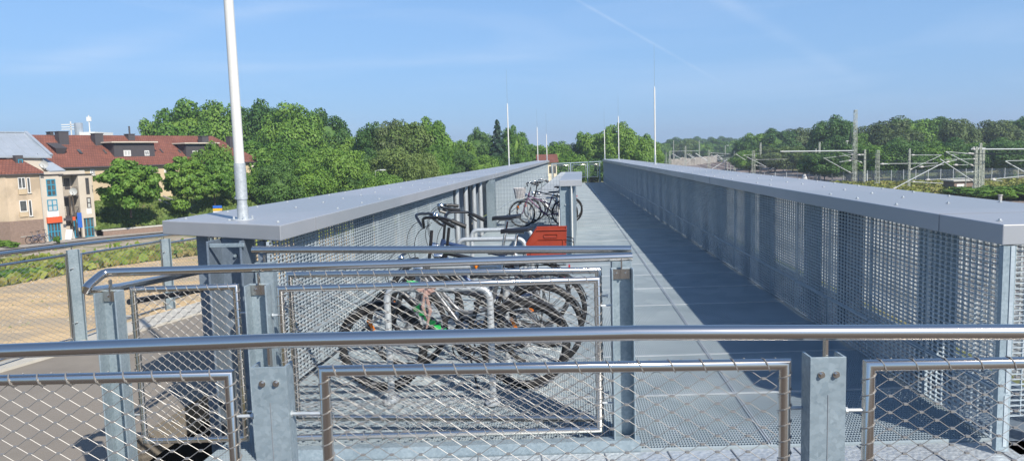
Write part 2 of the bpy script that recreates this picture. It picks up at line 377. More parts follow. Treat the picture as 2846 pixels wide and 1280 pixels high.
# lightning rods -------------------------------------------------------------
def rod(label, x, y, z, hw, ht, r=.025, group='lightning rods along the two parapet walls'):
    t = thing('lightning_rod', label, 'lightning rod', (x, y, z), 0, group)
    m = MB(); m.cyl((0, 0, 0), (0, 0, .02), r * 2.2, 16); m.cyl((0, 0, .02), (0, 0, .28), r * 1.15, 16); build('base', m, ['galvanised_bright'], t, smooth=True)
    m = MB(); m.tube([(0, 0, .28), (0, 0, hw - .08), (0, 0, hw)], [r, r * .9, r * .4], 12); build('mast', m, ['white_paint'], t, smooth=True)
    m = MB(); m.tube([(0, 0, hw), (0, 0, hw + ht)], [r * .22, r * .12], 6); build('tip', m, ['galvanised'], t)
def cappt(inner, outer, px, py, w=.6, ywant=None):
    x, y = at(px, py, ZC); return x, y
for lab, (px, py), hw, ht in (('tall thin lightning rod nearest on the left wall beyond the bicycles', (1415, 460), 2.35, 1.25),
        ('lightning rod on the left wall, second one beyond the bicycles', (1495, 447), 1.9, 1.0),
        ('short lightning rod at the far end of the left wall', (1525, 443.5), 1.5, 1.2),
        ('tallest-looking lightning rod on the right wall', (1821, 456), 2.35, 1.25),
        ('lightning rod on the right wall, second from the front', (1720, 444), 2.1, 1.0),
        ('short lightning rod at the far end of the right wall', (1680, 440.5), 1.6, 1.1)):
    x, y = at(px, py, ZC)
    wl = (LW, LWo) if px < 1600 else (RW, RWo)
    y = min(y, 39.8 if px > 1600 else 42.3)
    s = (y - wl[0][0][1]) / (wl[0][1][1] - wl[0][0][1]); a = lerp(wl[0][0], wl[0][1], s); b = lerp(wl[1][0], wl[1][1], s)
    x = atY(px, py, y).x; x = min(max(x, min(a[0], b[0]) + .1), max(a[0], b[0]) - .1)
    rod(lab, x, y, ZC, hw, ht)
bx_, by_ = at(676, 610, ZC)
t = thing('lightning_mast', 'thick white mast with galvanised sleeve standing on the near end of the left wall cap', 'mast', (bx_, by_, ZC))
m = MB(); m.cyl((0, 0, 0), (0, 0, .008), .085, 20); m.cyl((0, 0, .008), (0, 0, .11), .042, 20); m.cyl((0, 0, .10), (0, 0, .20), .037, 20); build('base', m, ['galvanised_bright'], t, smooth=True)
for a in range(4): m = MB(); x = .068 * math.cos(a * 1.57 + .4); y = .068 * math.sin(a * 1.57 + .4); m.cyl((x, y, .008), (x, y, .03), .008, 6); build('bolt', m, ['galvanised_bright'], t)
m = MB(); m.cyl((0, 0, .16), (0, 0, .44), .0435, 20); m.cyl((-.05, 0, .17), (.0, 0, .17), .012, 8); build('sleeve', m, ['galvanised_bright'], t, smooth=True)
m = MB(); m.tube([(0, 0, .44), (0, 0, 3.4), (0, 0, 4.2)], [.038, .032, .012], 20); build('pole', m, ['white_paint'], t, smooth=True)
# ================================================================== deck floor of bar gratings
def xl(y): return LW[0][0] - .08 + (LW[1][0] - LW[0][0]) * (y - LW[0][1]) / (LW[1][1] - LW[0][1])
def xr(y): return RW[0][0] + .10 + (RW[1][0] - RW[0][0]) * (y - RW[0][1]) / (RW[1][1] - RW[0][1])
Y0, Y1 = 4.10, 40.6
def strip(m, y, hgt, th, z1=0.):
    m.box(xl(y), xr(y), y - th / 2, y + th / 2, z1 - hgt, z1)
m = MB(); y = Y0
i = 0
while y < Y1:
    strip(m, y, .030, .0055); y += .0333 if y < 16 else .0666
yy = Y0; r0 = 0.
k = 0
nx = 270
for i in range(nx + 1):
    f = i / nx
    for (ya, yb) in ((Y0, 16.0),) if i % 3 else ((Y0, Y1),):
        xa = xl(ya) + (xr(ya) - xl(ya)) * f; xb = xl(yb) + (xr(yb) - xl(yb)) * f
        m.hexa([(xa - .0017, ya, -.010), (xa + .0017, ya, -.010), (xb + .0016, yb, -.010), (xb - .0016, yb, -.010), (xa - .0016, ya, .001), (xa + .0016, ya, .001), (xb + .0016, yb, .001), (xb - .0016, yb, .001)])
tag(build('deck_floor', m, ['deck_grating']), None, kind='structure')
m = MB(); y = 5.0
while y < Y1:
    strip(m, y, .03, .008, .006); strip(m, y + .014, .03, .008, .006); y += 1.0
for fx in (.26, .72,):
    for dx in (-.008, .008):
        xa = xl(Y0) + (xr(Y0) - xl(Y0)) * fx + dx; xb = xl(Y1) + (xr(Y1) - xl(Y1)) * fx + dx
        m.beam((xa, Y0, -.009), (xb, Y1, -.009), .007, .031)
tag(build('deck_seams', m, ['galvanised_bright']), None, kind='structure')
m = MB(); y = Y0 + .1
while y < Y1: m.box(xl(y), xr(y), y, y + .12, -.40, -.20); y += 2.5
tag(build('deck_beams', m, ['galvanised_dark']), None, kind='structure')
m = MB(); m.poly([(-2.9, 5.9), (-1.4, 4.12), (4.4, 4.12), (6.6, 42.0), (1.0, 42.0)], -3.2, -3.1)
tag(build('shade_slab', m, ['galvanised_dark']), None, kind='structure')  # slab added below the deck so the gratings open onto shade
# near platform: patterned plates, edge beam
m = MB()
m.poly([(-1.36, 2.2), (4.2, 2.2), (4.2, 4.075), (-1.36, 4.075)], -.05, -.012)
tag(build('platform_floor', m, ['galvanised_bright']), None, kind='structure')
mt = M['galvanised_bright'].copy(); mt.name = 'tread_plate'; M['tread'] = mt
ntm = mt.node_tree; vn = ntm.nodes.new('ShaderNodeTexVoronoi'); vn.inputs['Scale'].default_value = 40; vn.feature = 'SMOOTH_F1'; tcn = ntm.nodes['Texture Coordinate']; ntm.links.new(tcn.outputs['Object'], vn.inputs['Vector'])
bpn = ntm.nodes.new('ShaderNodeBump'); bpn.inputs['Strength'].default_value = .9; bpn.inputs['Distance'].default_value = .01; ntm.links.new(vn.outputs['Distance'], bpn.inputs['Height']); ntm.links.new(bpn.outputs['Normal'], ntm.nodes['Principled BSDF'].inputs['Normal'])
bpy.data.objects['platform_floor'].data.materials.clear(); bpy.data.objects['platform_floor'].data.materials.append(mt)
m = MB(); m.box(2.74, 4.2, 4.076, 5.0, -.06, -.018); tag(build('platform_edge', m, ['tread']), None, kind='structure')
m = MB(); m.poly([(-9, -9), (9, -9), (9, 2.19), (-9, 2.19)], -.06, 0); tag(build('near_path', m, ['near_path_dark']), None, kind='structure')
m = MB()
for k in range(13): x = -.9 + k * .36; m.beam((x, 2.25, -.010), (x - .05, 4.07, -.010), .006, .008)
tag(build('platform_seams', m, ['seal']), None, kind='structure')
m = MB(); m.box(-1.50, .70, 4.085, 4.15, -.12, .055); m.box(-1.50, .70, 4.151, 4.19, .02, .03)
tag(build('edge_beam', m, ['galvanised']), 'low galvanised edge beam along the foot of the middle railing', 'beam')

# ================================================================== railings
def net(L_, h, cw=.098, ch=.054, r=.0013, ferr=True):
    """diamond rope net in local x,z"""
    m = MB(); nk = int(round(L_ / (cw / 2))); nj = int(round(h / (ch / 2))); dx = L_ / nk; dz = h / nj
    for j in range(nj):
        pts = []
        for k in range(nk + 1):
            z = (j + ((k + j) % 2)) * dz; x = k * dx
            yo = .0015 if (k + j) % 2 == 0 else -.0015
            if 0 < k: pts.append((x - dx * .12, yo, z))
            if k < nk: pts.append((x + dx * .12, yo, z))
        m.tube(pts, r, 4)
    if ferr:
        for j in range(1, nj):
            for k in range(1, nk):
                if (k + j) % 2 == 0: m.box(k * dx - .006, k * dx + .006, -.0045, .0045, j * dz - .0032, j * dz + .0032)
    return m
def spiral_ties(L_, h, rt, cw, ch, r=.0023, slant=.045, sides='tblr'):
    m = MB(); R_ = rt + r
    def wrap(c, ax, side):
        ax = Vector(ax); u = Vector((0, 1, 0)); w = ax.cross(u)
        m.tube([Vector(c) + ax * (slant * (a / 8 - .5)) + (u * math.cos(a / 8 * 2 * math.pi + 1.2) + w * math.sin(a / 8 * 2 * math.pi + 1.2)) * R_ for a in range(9)], r, 4)
    n = int(round(L_ / cw))
    for k in range(n):
        x = (k + .5) * L_ / n
        if 't' in sides: wrap((x, 0, h), (1, 0, 0), 0)
        if 'b' in sides: wrap((x, 0, 0), (1, 0, 0), 0)
    n = int(round(h / ch))
    for k in range(n):
        z = (k + .5) * h / n
        if 'l' in sides: wrap((0, 0, z), (0, 0, 1), 0)
        if 'r' in sides: wrap((L_, 0, z), (0, 0, 1), 0)
    return m
def infill(parent, p0, p1, z0, z1, rt=.019, cw=.098, ch=.054, r=.0013, rise=0, pins=(.08, .08), mt='stainless', wmat='wire_steel', ferr=True, ties=True):
    p0 = Vector((p0[0], p0[1])); p1 = Vector((p1[0], p1[1])); L_ = (p1 - p0).length; ang = math.atan2(p1.y - p0.y, p1.x - p0.x); h = z1 - z0
    m = MB()
    P = [Vector((0, 0, 0)), Vector((L_, 0, 0)), Vector((L_, 0, h)), Vector((0, 0, h))]
    # mitred loop
    n = 12; o0 = len(m.v)
    cs = [(-1, -1), (1, -1), (1, 1), (-1, 1)]
    for (p, c) in zip(P, cs):
        for k in range(n):
            a = 2 * math.pi * k / n; e = math.cos(a) * rt; m.v.append((p.x + c[0] * e, math.sin(a) * rt, p.z + c[1] * e))
    for i in range(4):
        for k in range(n): m.f.append((o0 + i * n + k, o0 + i * n + (k + 1) % n, o0 + ((i + 1) % 4) * n + (k + 1) % n, o0 + ((i + 1) % 4) * n + k)); m.m.append(0)
    f = build('infill_frame', m, [mt], parent, (p0.x - parent.location.x, p0.y - parent.location.y, z0 - parent.location.z), ang - parent.rotation_euler.z, smooth=True)
    if rise: f.rotation_euler = (0, -math.atan2(rise, L_), ang - parent.rotation_euler.z)
    nm = net(L_ - 2 * rt, h - 2 * rt, cw, ch, r, ferr)
    nm.v = [(a + rt, b, c + rt) for a, b, c in nm.v]
    if ties: tm = spiral_ties(L_, h, rt, cw, ch); nm.add(tm.v, tm.f)
    build('rope_net', nm, [wmat], f)
    for s, ln in ((0, pins[0]), (1, pins[1])):
        if not ln: continue
        for zz in (h * .83, h * .18):
            m = MB(); x = L_ if s else 0; d = 1 if s else -1; m.cyl((x + d * rt * .8, 0, zz), (x + d * (rt + ln), 0, zz), .006, 8); m.cyl((x + d * (rt + ln) - .004, 0, zz), (x + d * (rt + ln) + .004, 0, zz), .011, 8); build('fixing_pin', m, ['galvanised_bright'], f)
    return f
def cpost(parent, c, ang, z0, z1, w=.13, d=.065, open_to=1, seam=True, plate=False, rail=None, mt='galvanised', bolts=True, name='post'):
    q = (c[0] - parent.location.x, c[1] - parent.location.y); m = MB(); channel(m, (0, 0), 0, w, d, .008, 0, z1 - z0, open_to=open_to)
    if seam: m.box(-.0012, .0012, -.0055 if open_to > 0 else .004, -.004 if open_to > 0 else .0055, 0, z1 - z0 - .12, 1)
    o = build(name, m, [mt, 'seal'], parent, (q[0], q[1], z0 - parent.location.z), ang, bevel=.002)
    s = -1 if open_to > 0 else 1
    if bolts:
        for x in (-.022, .024): b = MB(); b.cyl((x, s * .0045, z1 - z0 - .055), (x, s * .008, z1 - z0 - .055), .011, 12); b.cyl((x, s * .008, z1 - z0 - .055), (x, s * .017, z1 - z0 - .055), .0075, 6); build('bolt', b, ['stainless'], o)
    if plate:
        b = MB(); yy = -.014
        b.box(-.05, .05, yy, -.006, z1 - z0 - .065, z1 - z0 - .008); 
        for x in (-.026, .026): b.cyl((x, yy - .001, z1 - z0 - .035), (x, yy - .012, z1 - z0 - .035), .008, 6)
        build('bracket_plate', b, ['stainless'], o)
    if rail:
        b = MB(); b.box(-.004, .004, -.012, .012, z1 - z0 - .06, rail - z0); build('rail_bracket', b, ['stainless'], o, (0, .020 if s < 0 else (.024 if not plate else -.02), 0))
    return o
def post_px(px, py, y): p = atY(px * K, py * K, y); return (p.x, p.y), p.z
RT = .0245
# --- front railing -----------------------------------------------------------
A = atY(-60 * K, 886.5 * K, 2.42); B = atY(2640 * K, 833 * K, 2.25); Cm = atY(1700 * K, 832 * K, 2.31)
t = thing('front_railing', 'stainless tube handrail in the foreground with two wide galvanised posts and rope-net panels', 'railing', (0, 2.36, 0))
m = MB(); Lh = [atY(-60 * K, 885 * K, 2.42), atY(700 * K, 856 * K, 2.385), atY(1600 * K, 836.5 * K, 2.32), atY(2640 * K, 834 * K, 2.25)]
m.tube([p - t.location for p in Lh], RT, 24); build('handrail', m, ['stainless'], t, smooth=True)
def pz(x, y, Y): return atY(x * K, y * K, Y)
yp1 = 2.40; a = pz(675, 922, yp1); cpost(t, (a.x, a.y), -.02, -.1, a.z, w=.118, d=.07, rail=1.11)
yp2 = 2.27; a = pz(2083, 897, yp2); cpost(t, (a.x, a.y), -.02, -.1, a.z, w=.112, d=.07, rail=1.12)
cpost(t, (-2.9, 2.46), -.02, -.1, .98, w=.118, d=.07, rail=1.11)
zb = .14
e = pz(578, 942, 2.44); s0 = pz(-20, 960, 2.46)
infill(t, (s0.x - .75, 2.475), (e.x, 2.44), zb, e.z, pins=(.05, .05))
a = pz(815, 935, 2.42); b = pz(1975, 912, 2.34); infill(t, (a.x, 2.42), (b.x, 2.34), zb, (a.z + b.z) / 2, pins=(.10, .07), rise=0)
a = pz(2186, 918, 2.30); b = (a.x + 1.9, 2.22); infill(t, (a.x, 2.30), b, zb, a.z, pins=(.05, .05))
# --- middle railing (near run, with the bent end) ---------------------------
t = thing('middle_railing', 'stainless railing in front of the bicycles whose handrail bends back at its left end', 'railing', (-.8, 4.2, 0))
O = t.location
ya = 4.2
P = [pz(1590, 645, 4.18), pz(1000, 663, 4.2), pz(262, 685, 4.2), atY(222, 812, 3.98), atY(330, 798, 4.35), atY(560, 752, 5.55), atY(640, 735, 6.2)]
P = P[:2] + [P[2]] + P[3:]
m = MB(); m.tube(fillet([p - O for p in P], .045, 5), RT, 20); build('handrail', m, ['stainless'], t, smooth=True)
q = [atY(360, 838, 4.5), atY(560, 805, 5.6)]; m = MB(); m.tube([p - O for p in q], .019, 12); build('lower_rail', m, ['black_paint'], t, smooth=True)
def mp_(px, top, Y, **kw):
    a = pz(px, top, Y); return cpost(t, (a.x, a.y), -.03, kw.pop('z0', 0), a.z, **kw)
mp_(284, 728, 4.16, z0=-.75, w=.125, d=.09, open_to=-1, seam=False, plate=True, rail=1.06, bolts=False)
mp_(655, 712, 4.19, z0=-.5, w=.125, d=.09, open_to=-1, seam=False, plate=True, rail=1.07, bolts=False)
mp_(1562, 672, 4.19, w=.125, d=.09, open_to=-1, seam=False, plate=True, rail=1.09, bolts=False)
a = pz(334, 728, 4.2); b = pz(594, 722, 4.2); infill(t, (a.x, 4.2), (b.x, 4.2), .09, a.z, rt=.017, cw=.06, ch=.05, pins=(.06, .05))
a = pz(704, 722, 4.16); b = pz(1502, 700, 4.16); infill(t, (a.x, 4.16), (b.x, 4.15), .10, .975, rt=.019, r=.0011, pins=(.03, .06))
# --- rear run -----------------------------------------------------------------
t = thing('rear_railing', 'second stainless railing directly behind the middle one, ending at the same post', 'railing', (-.8, 4.9, 0))
O = t.location
m = MB(); m.tube([pz(1588, 627, 4.62) - O, pz(636, 628, 5.0) - O], RT, 20); build('handrail', m, ['stainless'], t, smooth=True)
def mp2(px, top, Y, **kw):
    a = pz(px, top, Y); return cpost(t, (a.x, a.y), -.03, 0, a.z, **kw)
mp2(1564, 657, 4.30, w=.115, d=.08, open_to=1, seam=True, rail=1.09, bolts=False)
mp2(663, 660, 4.95, w=.12, d=.08, open_to=1, seam=True, rail=1.07, bolts=False)
a = pz(728, 693, 4.5); b = pz(1505, 677, 4.32); infill(t, (a.x, 4.5), (b.x, 4.32), .10, (a.z + b.z) / 2, rt=.019, r=.0011, pins=(.05, .03))
# ================================================================== ramp path on the left and its outer railing
ZP = -.43
def zp(y): return -.40 - .012 * (y - 8.)
edge = [at(0, 1035, ZP), at(250, 965, ZP), at(387, 916, ZP), at(558, 872, ZP)]
ed_o = [at(0, 1004, ZP), at(276, 935, ZP), at(558, 842, ZP)]
E0 = Vector((edge[0][0], edge[0][1], 0)); E1 = Vector((edge[-1][0], edge[-1][1], 0)); ue = (E1 - E0).normalized()
F0 = Vector((ed_o[0][0], ed_o[0][1], 0)); F1 = Vector((ed_o[-1][0], ed_o[-1][1], 0)); uf = (F1 - F0).normalized()
Ea = E0 - ue * 9; Eb = E1 + ue * 7; Fa = F0 - uf * 9; Fb = F1 + uf * 7
h1 = at(409, 1262, ZP); h2 = at(560, 1110, ZP)
eyx = E0.x + (2.2 - E0.y) / ue.y * ue.x
m = MB(); m.poly([(-1.42, 2.2), (-1.42, 4.4), (-1.9, 4.6), (-2.3, 4.42), (-2.98, 4.95), (-3.0, 5.7), (-2.85, 6.9), (-2.9, 9), (Eb.x, Eb.y), (E1.x, E1.y), (E0.x, E0.y), (eyx, 2.2)], ZP - .25, ZP)
tag(build('ramp_path', m, ['concrete_path']), None, kind='structure')
m = MB(); m.poly([(Ea.x, Ea.y), (E0.x, E0.y), (E1.x, E1.y), (Eb.x, Eb.y), (Fb.x, Fb.y), (F1.x, F1.y), (F0.x, F0.y), (Fa.x, Fa.y)], ZP - .35, ZP + .03)
tag(build('ramp_kerb', m, ['kerb']), None, kind='structure')
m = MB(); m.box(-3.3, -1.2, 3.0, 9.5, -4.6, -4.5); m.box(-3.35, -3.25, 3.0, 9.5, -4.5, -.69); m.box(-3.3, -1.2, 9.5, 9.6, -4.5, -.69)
tag(build('stair_shaft', m, ['under']), None, kind='structure')  # box added below the gap, coloured near-black so the opening looks unlit
t = thing('ramp_railing', 'curving outer railing of the ramp at left with rope net, above the sandy ground', 'railing', (-4, 9, 0)); O = t.location
pp = [(-4.4 * 1, 0)]
posts = [(180, 742, 865, 8.9), (417, 600, 795, 10.9), (595, 560, 745, 13.2), (-150, 800, 950, 7.4)]
tops = []
def ztop(Y, px, py): return atY(px * K, py * K, Y)
R1 = ztop(8.85, 180, 617); R2 = ztop(10.9, 412, 592)
hr = [ztop(7.55, -70, 648), ztop(8.1, 20, 636), R1, R2, ztop(12.4, 520, 583), ztop(14.5, 640, 575)]
m = MB(); m.tube([p - O for p in hr], RT, 16); build('handrail', m, ['stainless'], t, smooth=True)
for p, z1 in ((R1, R1.z - .05), (R2, R2.z - .05), (hr[4], hr[4].z - .05), (hr[0], hr[0].z - .05)):
    cpost(t, (p.x, p.y), .75, ZP - .02, z1, w=.13, d=.08, open_to=-1, seam=True, rail=p.z)
for a, b in ((hr[0], R1), (R1, R2), (R2, hr[4])):
    d = (b - a).normalized(); a2 = a + d * .12; b2 = b - d * .12
    f = infill(t, (a2.x, a2.y), (b2.x, b2.y), ZP + .10, a2.z - .12, rt=.016, cw=.098, ch=.054, r=.0014, ferr=False, ties=False, mt='stainless', wmat='galvanised_dark')
    f.rotation_euler = (0, -math.atan2(b2.z - a2.z, (b2 - a2).xy.length) * .6, f.rotation_euler.z)
# ================================================================== middle low wall with its own cap
mw0 = (1.50, 11.3); 
a = at(1554, 501, ZC); b = at(1630, 504, ZC); c_ = at(1617.6, 476.5, ZC); d_ = at(1567, 476, ZC)
t = thing('divider_wall', 'short low wall with grey cap and galvanised end channel between racks and walkway', 'wall', (a[0], a[1], 0)); O = t.location
m = MB(); m.poly([(0, 0), (b[0] - a[0], 0.0), (c_[0] - a[0], c_[1] - a[1]), (d_[0] - a[0], c_[1] - a[1])], ZC - .10, ZC); build('cap', m, ['cap_paint'], t, bevel=.006)
wm = b[0] - a[0]; m = MB(); channel(m, (wm * .27, .08), 0, .185, .12, .012, 0, ZC - .10, open_to=-1); build('end_channel', m, ['galvanised'], t, bevel=.002)
m = MB(); m.cyl((wm * .27, .07, .85), (wm * .27, .055, .85), .012, 8); build('bolt', m, ['galvanised_bright'], t); m = MB(); m.cyl((wm * .27, .07, .4), (wm * .27, .055, .4), .012, 8); build('bolt', m, ['galvanised_bright'], t)
m = MB(); m.beam((wm * .27 - .10, -.02, .30), (wm * .27 - .10, -.02, .78), .03, .01, up=(0, 1, 0)); build('cover_strip', m, ['white_paint'], t)
m = MB(); sh = (d_[0] - a[0]) / (c_[1] - a[1])
for q_ in (.10, .62): m = MB(); m.beam((wm * q_, .12, .585), (wm * q_ + sh * 4.7, 4.8, .585), .02, 1.13); build('side_plate', m, ['galvanised'], t)
m = MB(); m.cyl((wm * .53, .05, .0), (wm * .53, .05, 1.12), .02, 8); build('conduit', m, ['white_paint'], t)
# wire mesh fence across the rack area behind the open bay
fy = 16.55; a = atY(1384, 486, fy); x0 = xl(fy) + .05; x1 = atY(1562, 486, fy).x
t = thing('wire_fence', 'thin wire mesh fence standing across the racks behind the near bicycles', 'fence', (x0, fy, 0))
m = MB(); w_ = x1 - x0; hz = a.z; nn = int(w_ / .065)
for i in range(nn + 1): x = w_ * i / nn; m.box(x - .002, x + .002, -.002, .002, .05, hz)
for i in range(15): z = .05 + (hz - .05) * i / 14; m.box(0, w_, .0025, .006, z - .002, z + .002)
build('wire_mesh', m, ['galvanised_dark'], t)
m = MB(); m.box(-.02, .02, -.02, .02, 0, hz + .01); build('post', m, ['galvanised'], t)
# far end railing
fy = 40.9; xa = LW[1][0] + .0; xb = RW[1][0]
t = thing('end_railing', 'railing closing the far end of the deck between the two walls', 'railing', (xa, fy, 0))
m = MB(); m.tube([(0, 0, 1.07), (xb - xa, 0, 1.12)], .032, 10); build('handrail', m, ['galvanised'], t)
W_ = xb - xa
for x in (0.02, W_ * .38, W_ * .72, W_ - .1):
    m = MB(); m.box(x - .035, x + .035, -.03, .03, 0, 1.06); build('post', m, ['galvanised'], t)
for xs, xe in ((.1, W_ * .38 - .1), (W_ * .38 + .1, W_ * .72 - .1), (W_ * .72 + .1, W_ - .2)):
    infill(t, (xa + xs, fy), (xa + xe, fy), .30, .98, rt=.022, cw=.12, ch=.08, ferr=False, ties=False, pins=(0, 0), wmat='galvanised_dark', r=.0022)
# ================================================================== bike stands
def stand_proto():
    t = thing('bike_stand', 'x', 'bike stand'); r = .024; w = .72
    m = MB(); m.tube(fillet([(-w / 2, 0, .02), (-w / 2, 0, .80), (w / 2, 0, .80), (w / 2, 0, .02)], .09, 7), r, 14); build('loop', m, ['galvanised_bright'], t, smooth=True)
    for s in (-1, 1):
        m = MB(); m.poly([(s * w / 2 + .055 * math.cos(k * .785 + .39) , .11 * math.sin(k * .785 + .39)) for k in range(8)], .006, .016); m.cyl((s * w / 2, 0, .016), (s * w / 2, 0, .035), .034, 14)
        for q in (-1, 1): m.cyl((s * w / 2, q * .075, .016), (s * w / 2, q * .075, .03), .01, 6)
        build('foot_plate', m, ['galvanised_bright'], t)
    return t
sp = stand_proto(); stands = []
near_y = [5.0, 5.95, 6.9, 7.85, 8.8]
far_y = [17.4 + .8 * i for i in range(28)]
ordn = ['first', 'second', 'third', 'fourth', 'fifth', 'sixth', 'seventh', 'eighth', 'ninth', 'tenth', 'eleventh', 'twelfth', 'thirteenth', 'fourteenth', 'fifteenth', 'sixteenth', 'seventeenth', 'eighteenth', 'nineteenth', 'twentieth', 'twenty-first', 'twenty-second', 'twenty-third', 'twenty-fourth', 'twenty-fifth', 'twenty-sixth', 'twenty-seventh', 'twenty-eighth', 'twenty-ninth', 'thirtieth']
first = True
for i, y in enumerate(near_y + far_y):
    o = sp if first else copy_tree(sp); first = False
    s = (y - LW[0][1]); cx_ = -.52 + .103 * (y - 5.0) + (0 if y < 10 else -.02)
    o.location = (cx_, y, .002); o.rotation_euler = (0, 0, -.13 if y < 10 else -.10)
    if y > 10: o.scale = (.95, .95, .80)
    if y < 10: o['label'] = 'galvanised bike stand loop in the near rack, %s from the front railing' % ordn[i]; o['group'] = 'bike stands in the near rack'
    else: o['label'] = 'galvanised bike stand loop beyond the wire fence, %s from the fence' % ordn[i - 5]; o['group'] = 'bike stands beyond the wire fence'
# ================================================================== bicycles
def bicycle(label, x, y, rz, frame='black_paint', style='diamond', bar='city', tw=.022, guards=True, rack=True, guard_m='black_plastic', accent=None, s=1., bar_h=1.12, sad_h=.98, lamp=True, reflect=False, tyre='rubber', steer=.0, Rw=.33, lean=0.):
    t = thing('bicycle', label, 'bicycle', (x, y, .004), rz, 'bicycles parked in the racks'); t.scale = (s, s, s); t.rotation_euler = (lean, 0, rz)
    ra = Vector((-.46, 0, Rw)); fa = Vector((.60, 0, Rw)); bb = Vector((0, 0, .29)); st = Vector((-.155, 0, .74)); sad = Vector((-.21, 0, sad_h - .05))
    ht = Vector((.40, 0, .86)); hb = Vector((.445, 0, .72)); cr = Vector((.475, 0, .64))
    if bar == 'flat': ht = Vector((.41, 0, .83))
    m = MB(); r = .017
    m.tube([bb, st], r, 10); m.tube([ht, hb], .022, 10)
    if style == 'diamond':
        m.tube([st - Vector((0, 0, .04)), ht - Vector((-.005, 0, .03))], r * 1.05, 10); m.tube([bb, hb + Vector((0, 0, .02))], r * (1.6 if accent else 1.35), 10)
    elif style == 'step':
        m.tube(fillet([hb + Vector((0, 0, .07)), Vector((.16, 0, .42)), Vector((-.07, 0, .48))], .2), r * 1.1, 10); m.tube([hb, Vector((.14, 0, .30)), bb], r * 1.3, 10)
    else:
        m.tube([Vector((-.09, 0, .56)), hb + Vector((0, 0, .06))], r, 10); m.tube([bb, hb], r * 1.3, 10)
    for sy in (-1, 1):
        o = Vector((0, sy * .055, 0))
        m.tube([bb + o * .5, ra + o], .010, 6); m.tube([st + o * .3 - Vector((0, 0, .03)), ra + o], .009, 6)
    fr = build('frame', m, [frame], t, smooth=True)
    if accent:
        m = MB(); d = (hb - bb); n_ = Vector((-d.z, 0, d.x)).normalized()
        for k in range(7):
            a = bb + d * (.22 + k * .085) + n_ * .005; b = a + d.normalized() * .032 + n_ * .012
            m.beam(a - n_ * .010, b, .046, .056, up=(0, 1, 0)); 
        dd = ht - st
        m.tube([st + dd * .35 + Vector((0, 0, -.025)), ht - Vector((0, 0, .02))], .0195, 8)
        build('green_stripes', m, [accent], fr)
    m = MB(); 
    for sy in (-1, 1): m.tube([cr + Vector((0, sy * .055, 0)), fa * .5 + cr * .5 + Vector((-.012, sy * .058, 0)), fa + Vector((0, sy * .055, 0))], [.014, .012, .009], 8)
    m.tube([cr + Vector((0, -.06, 0)), cr + Vector((0, .06, 0))], .015, 8); m.tube([cr, hb], .018, 8)
    build('fork', m, ['silver_paint' if frame == 'silver_paint' else frame], t, smooth=True)
    for c in (ra, fa):
        m = MB(); m.ring(c, (0, 1, 0), Rw - tw * 1.15, .011, 36, 6)
        m.cyl(c - Vector((0, .05, 0)), c + Vector((0, .05, 0)), .018, 10)
        for k in range(28):
            a = 2 * math.pi * k / 28; m.tube([c + Vector((math.cos(a + .3 * (-1) ** k) * .02, (.03 if k % 2 else -.03), math.sin(a + .3 * (-1) ** k) * .02)), c + Vector((math.cos(a) * (Rw - tw * 1.2), 0, math.sin(a) * (Rw - tw * 1.2)))], .0012, 3, caps=False)
        w = build('wheel', m, ['alu'], t, smooth=True)
        m = MB(); m.ring(c, (0, 1, 0), Rw - tw * .9, tw, 48, 10)
        if tw > .024:
            for k in range(64):
                a = 2 * math.pi * k / 64
                for sy in (-1, 1):
                    p = c + Vector((math.cos(a) * (Rw + .004 - tw * .1), sy * tw * .5, math.sin(a) * (Rw + .004 - tw * .1))); q = c + Vector((math.cos(a + .05) * (Rw + .004 - tw * .1), sy * tw * .5, math.sin(a + .05) * (Rw + .004 - tw * .1))); m.beam(p, q, .012, .008)
        build('tyre', m, [tyre], w, smooth=True)
        if reflect:
            m = MB()
            for k in range(1):
                a = 1.1 + k * math.pi; d = Vector((math.cos(a), 0, math.sin(a))); n_ = Vector((-d.z, 0, d.x)); p = c + d * (Rw * .55)
                m.beam(p - n_ * 0 - d * .045, p + d * .045, .022, .012, up=(0, 1, 0))
            build('reflector', m, ['orange_reflector'], w)
    if guards:
        for c, a0, a1 in ((ra, .35, 2.9), (fa, .25, 2.5)):
            m = MB(); seg = 16
            for k in range(seg):
                A0 = a0 + (a1 - a0) * k / seg; A1 = a0 + (a1 - a0) * (k + 1) / seg
                for (wy0, dr0, wy1, dr1) in ((-.028, -.010, -.014, 0), (-.014, 0, .014, 0), (.014, 0, .028, -.010)):
                    R0 = Rw + .018; P_ = lambda A, wy, dr: c + Vector((math.cos(A) * (R0 + dr), wy, math.sin(A) * (R0 + dr)))
                    m.quad(P_(A0, wy0, dr0), P_(A0, wy1, dr1), P_(A1, wy1, dr1), P_(A1, wy0, dr0))
            for sy in (-1, 1): m.tube([c + Vector((0, sy * .05, 0)), c + Vector((math.cos(a1 - .5) * (Rw + .015), sy * .028, math.sin(a1 - .5) * (Rw + .015)))], .0025, 4)
            build('mudguard', m, [guard_m], t)
    if rack:
        m = MB(); zr = Rw * 2 + .06
        for sy in (-1, 1):
            m.tube(fillet([(-.16, sy * .03, zr + .0), (-.24, sy * .065, zr), (-.62, sy * .06, zr)], .04, 3), .005, 6)
            m.tube([(-.50, sy * .065, zr), ra + Vector((0, sy * .06, 0))], .004, 5); m.tube([(-.36, sy * .065, zr), ra + Vector((0, sy * .06, 0))], .004, 5)
        for xx in (-.28, -.38, -.48, -.60): m.tube([(xx, -.064, zr), (xx, .064, zr)], .004, 5)
        build('rack', m, ['black_paint'], t, smooth=True)
        m = MB(); m.box(-.655, -.64, -.035, .035, zr - .05, zr - .01); build('rear_light', m, ['red_reflector'], t)
    # saddle
    m = MB(); nsec = 9
    secs = []
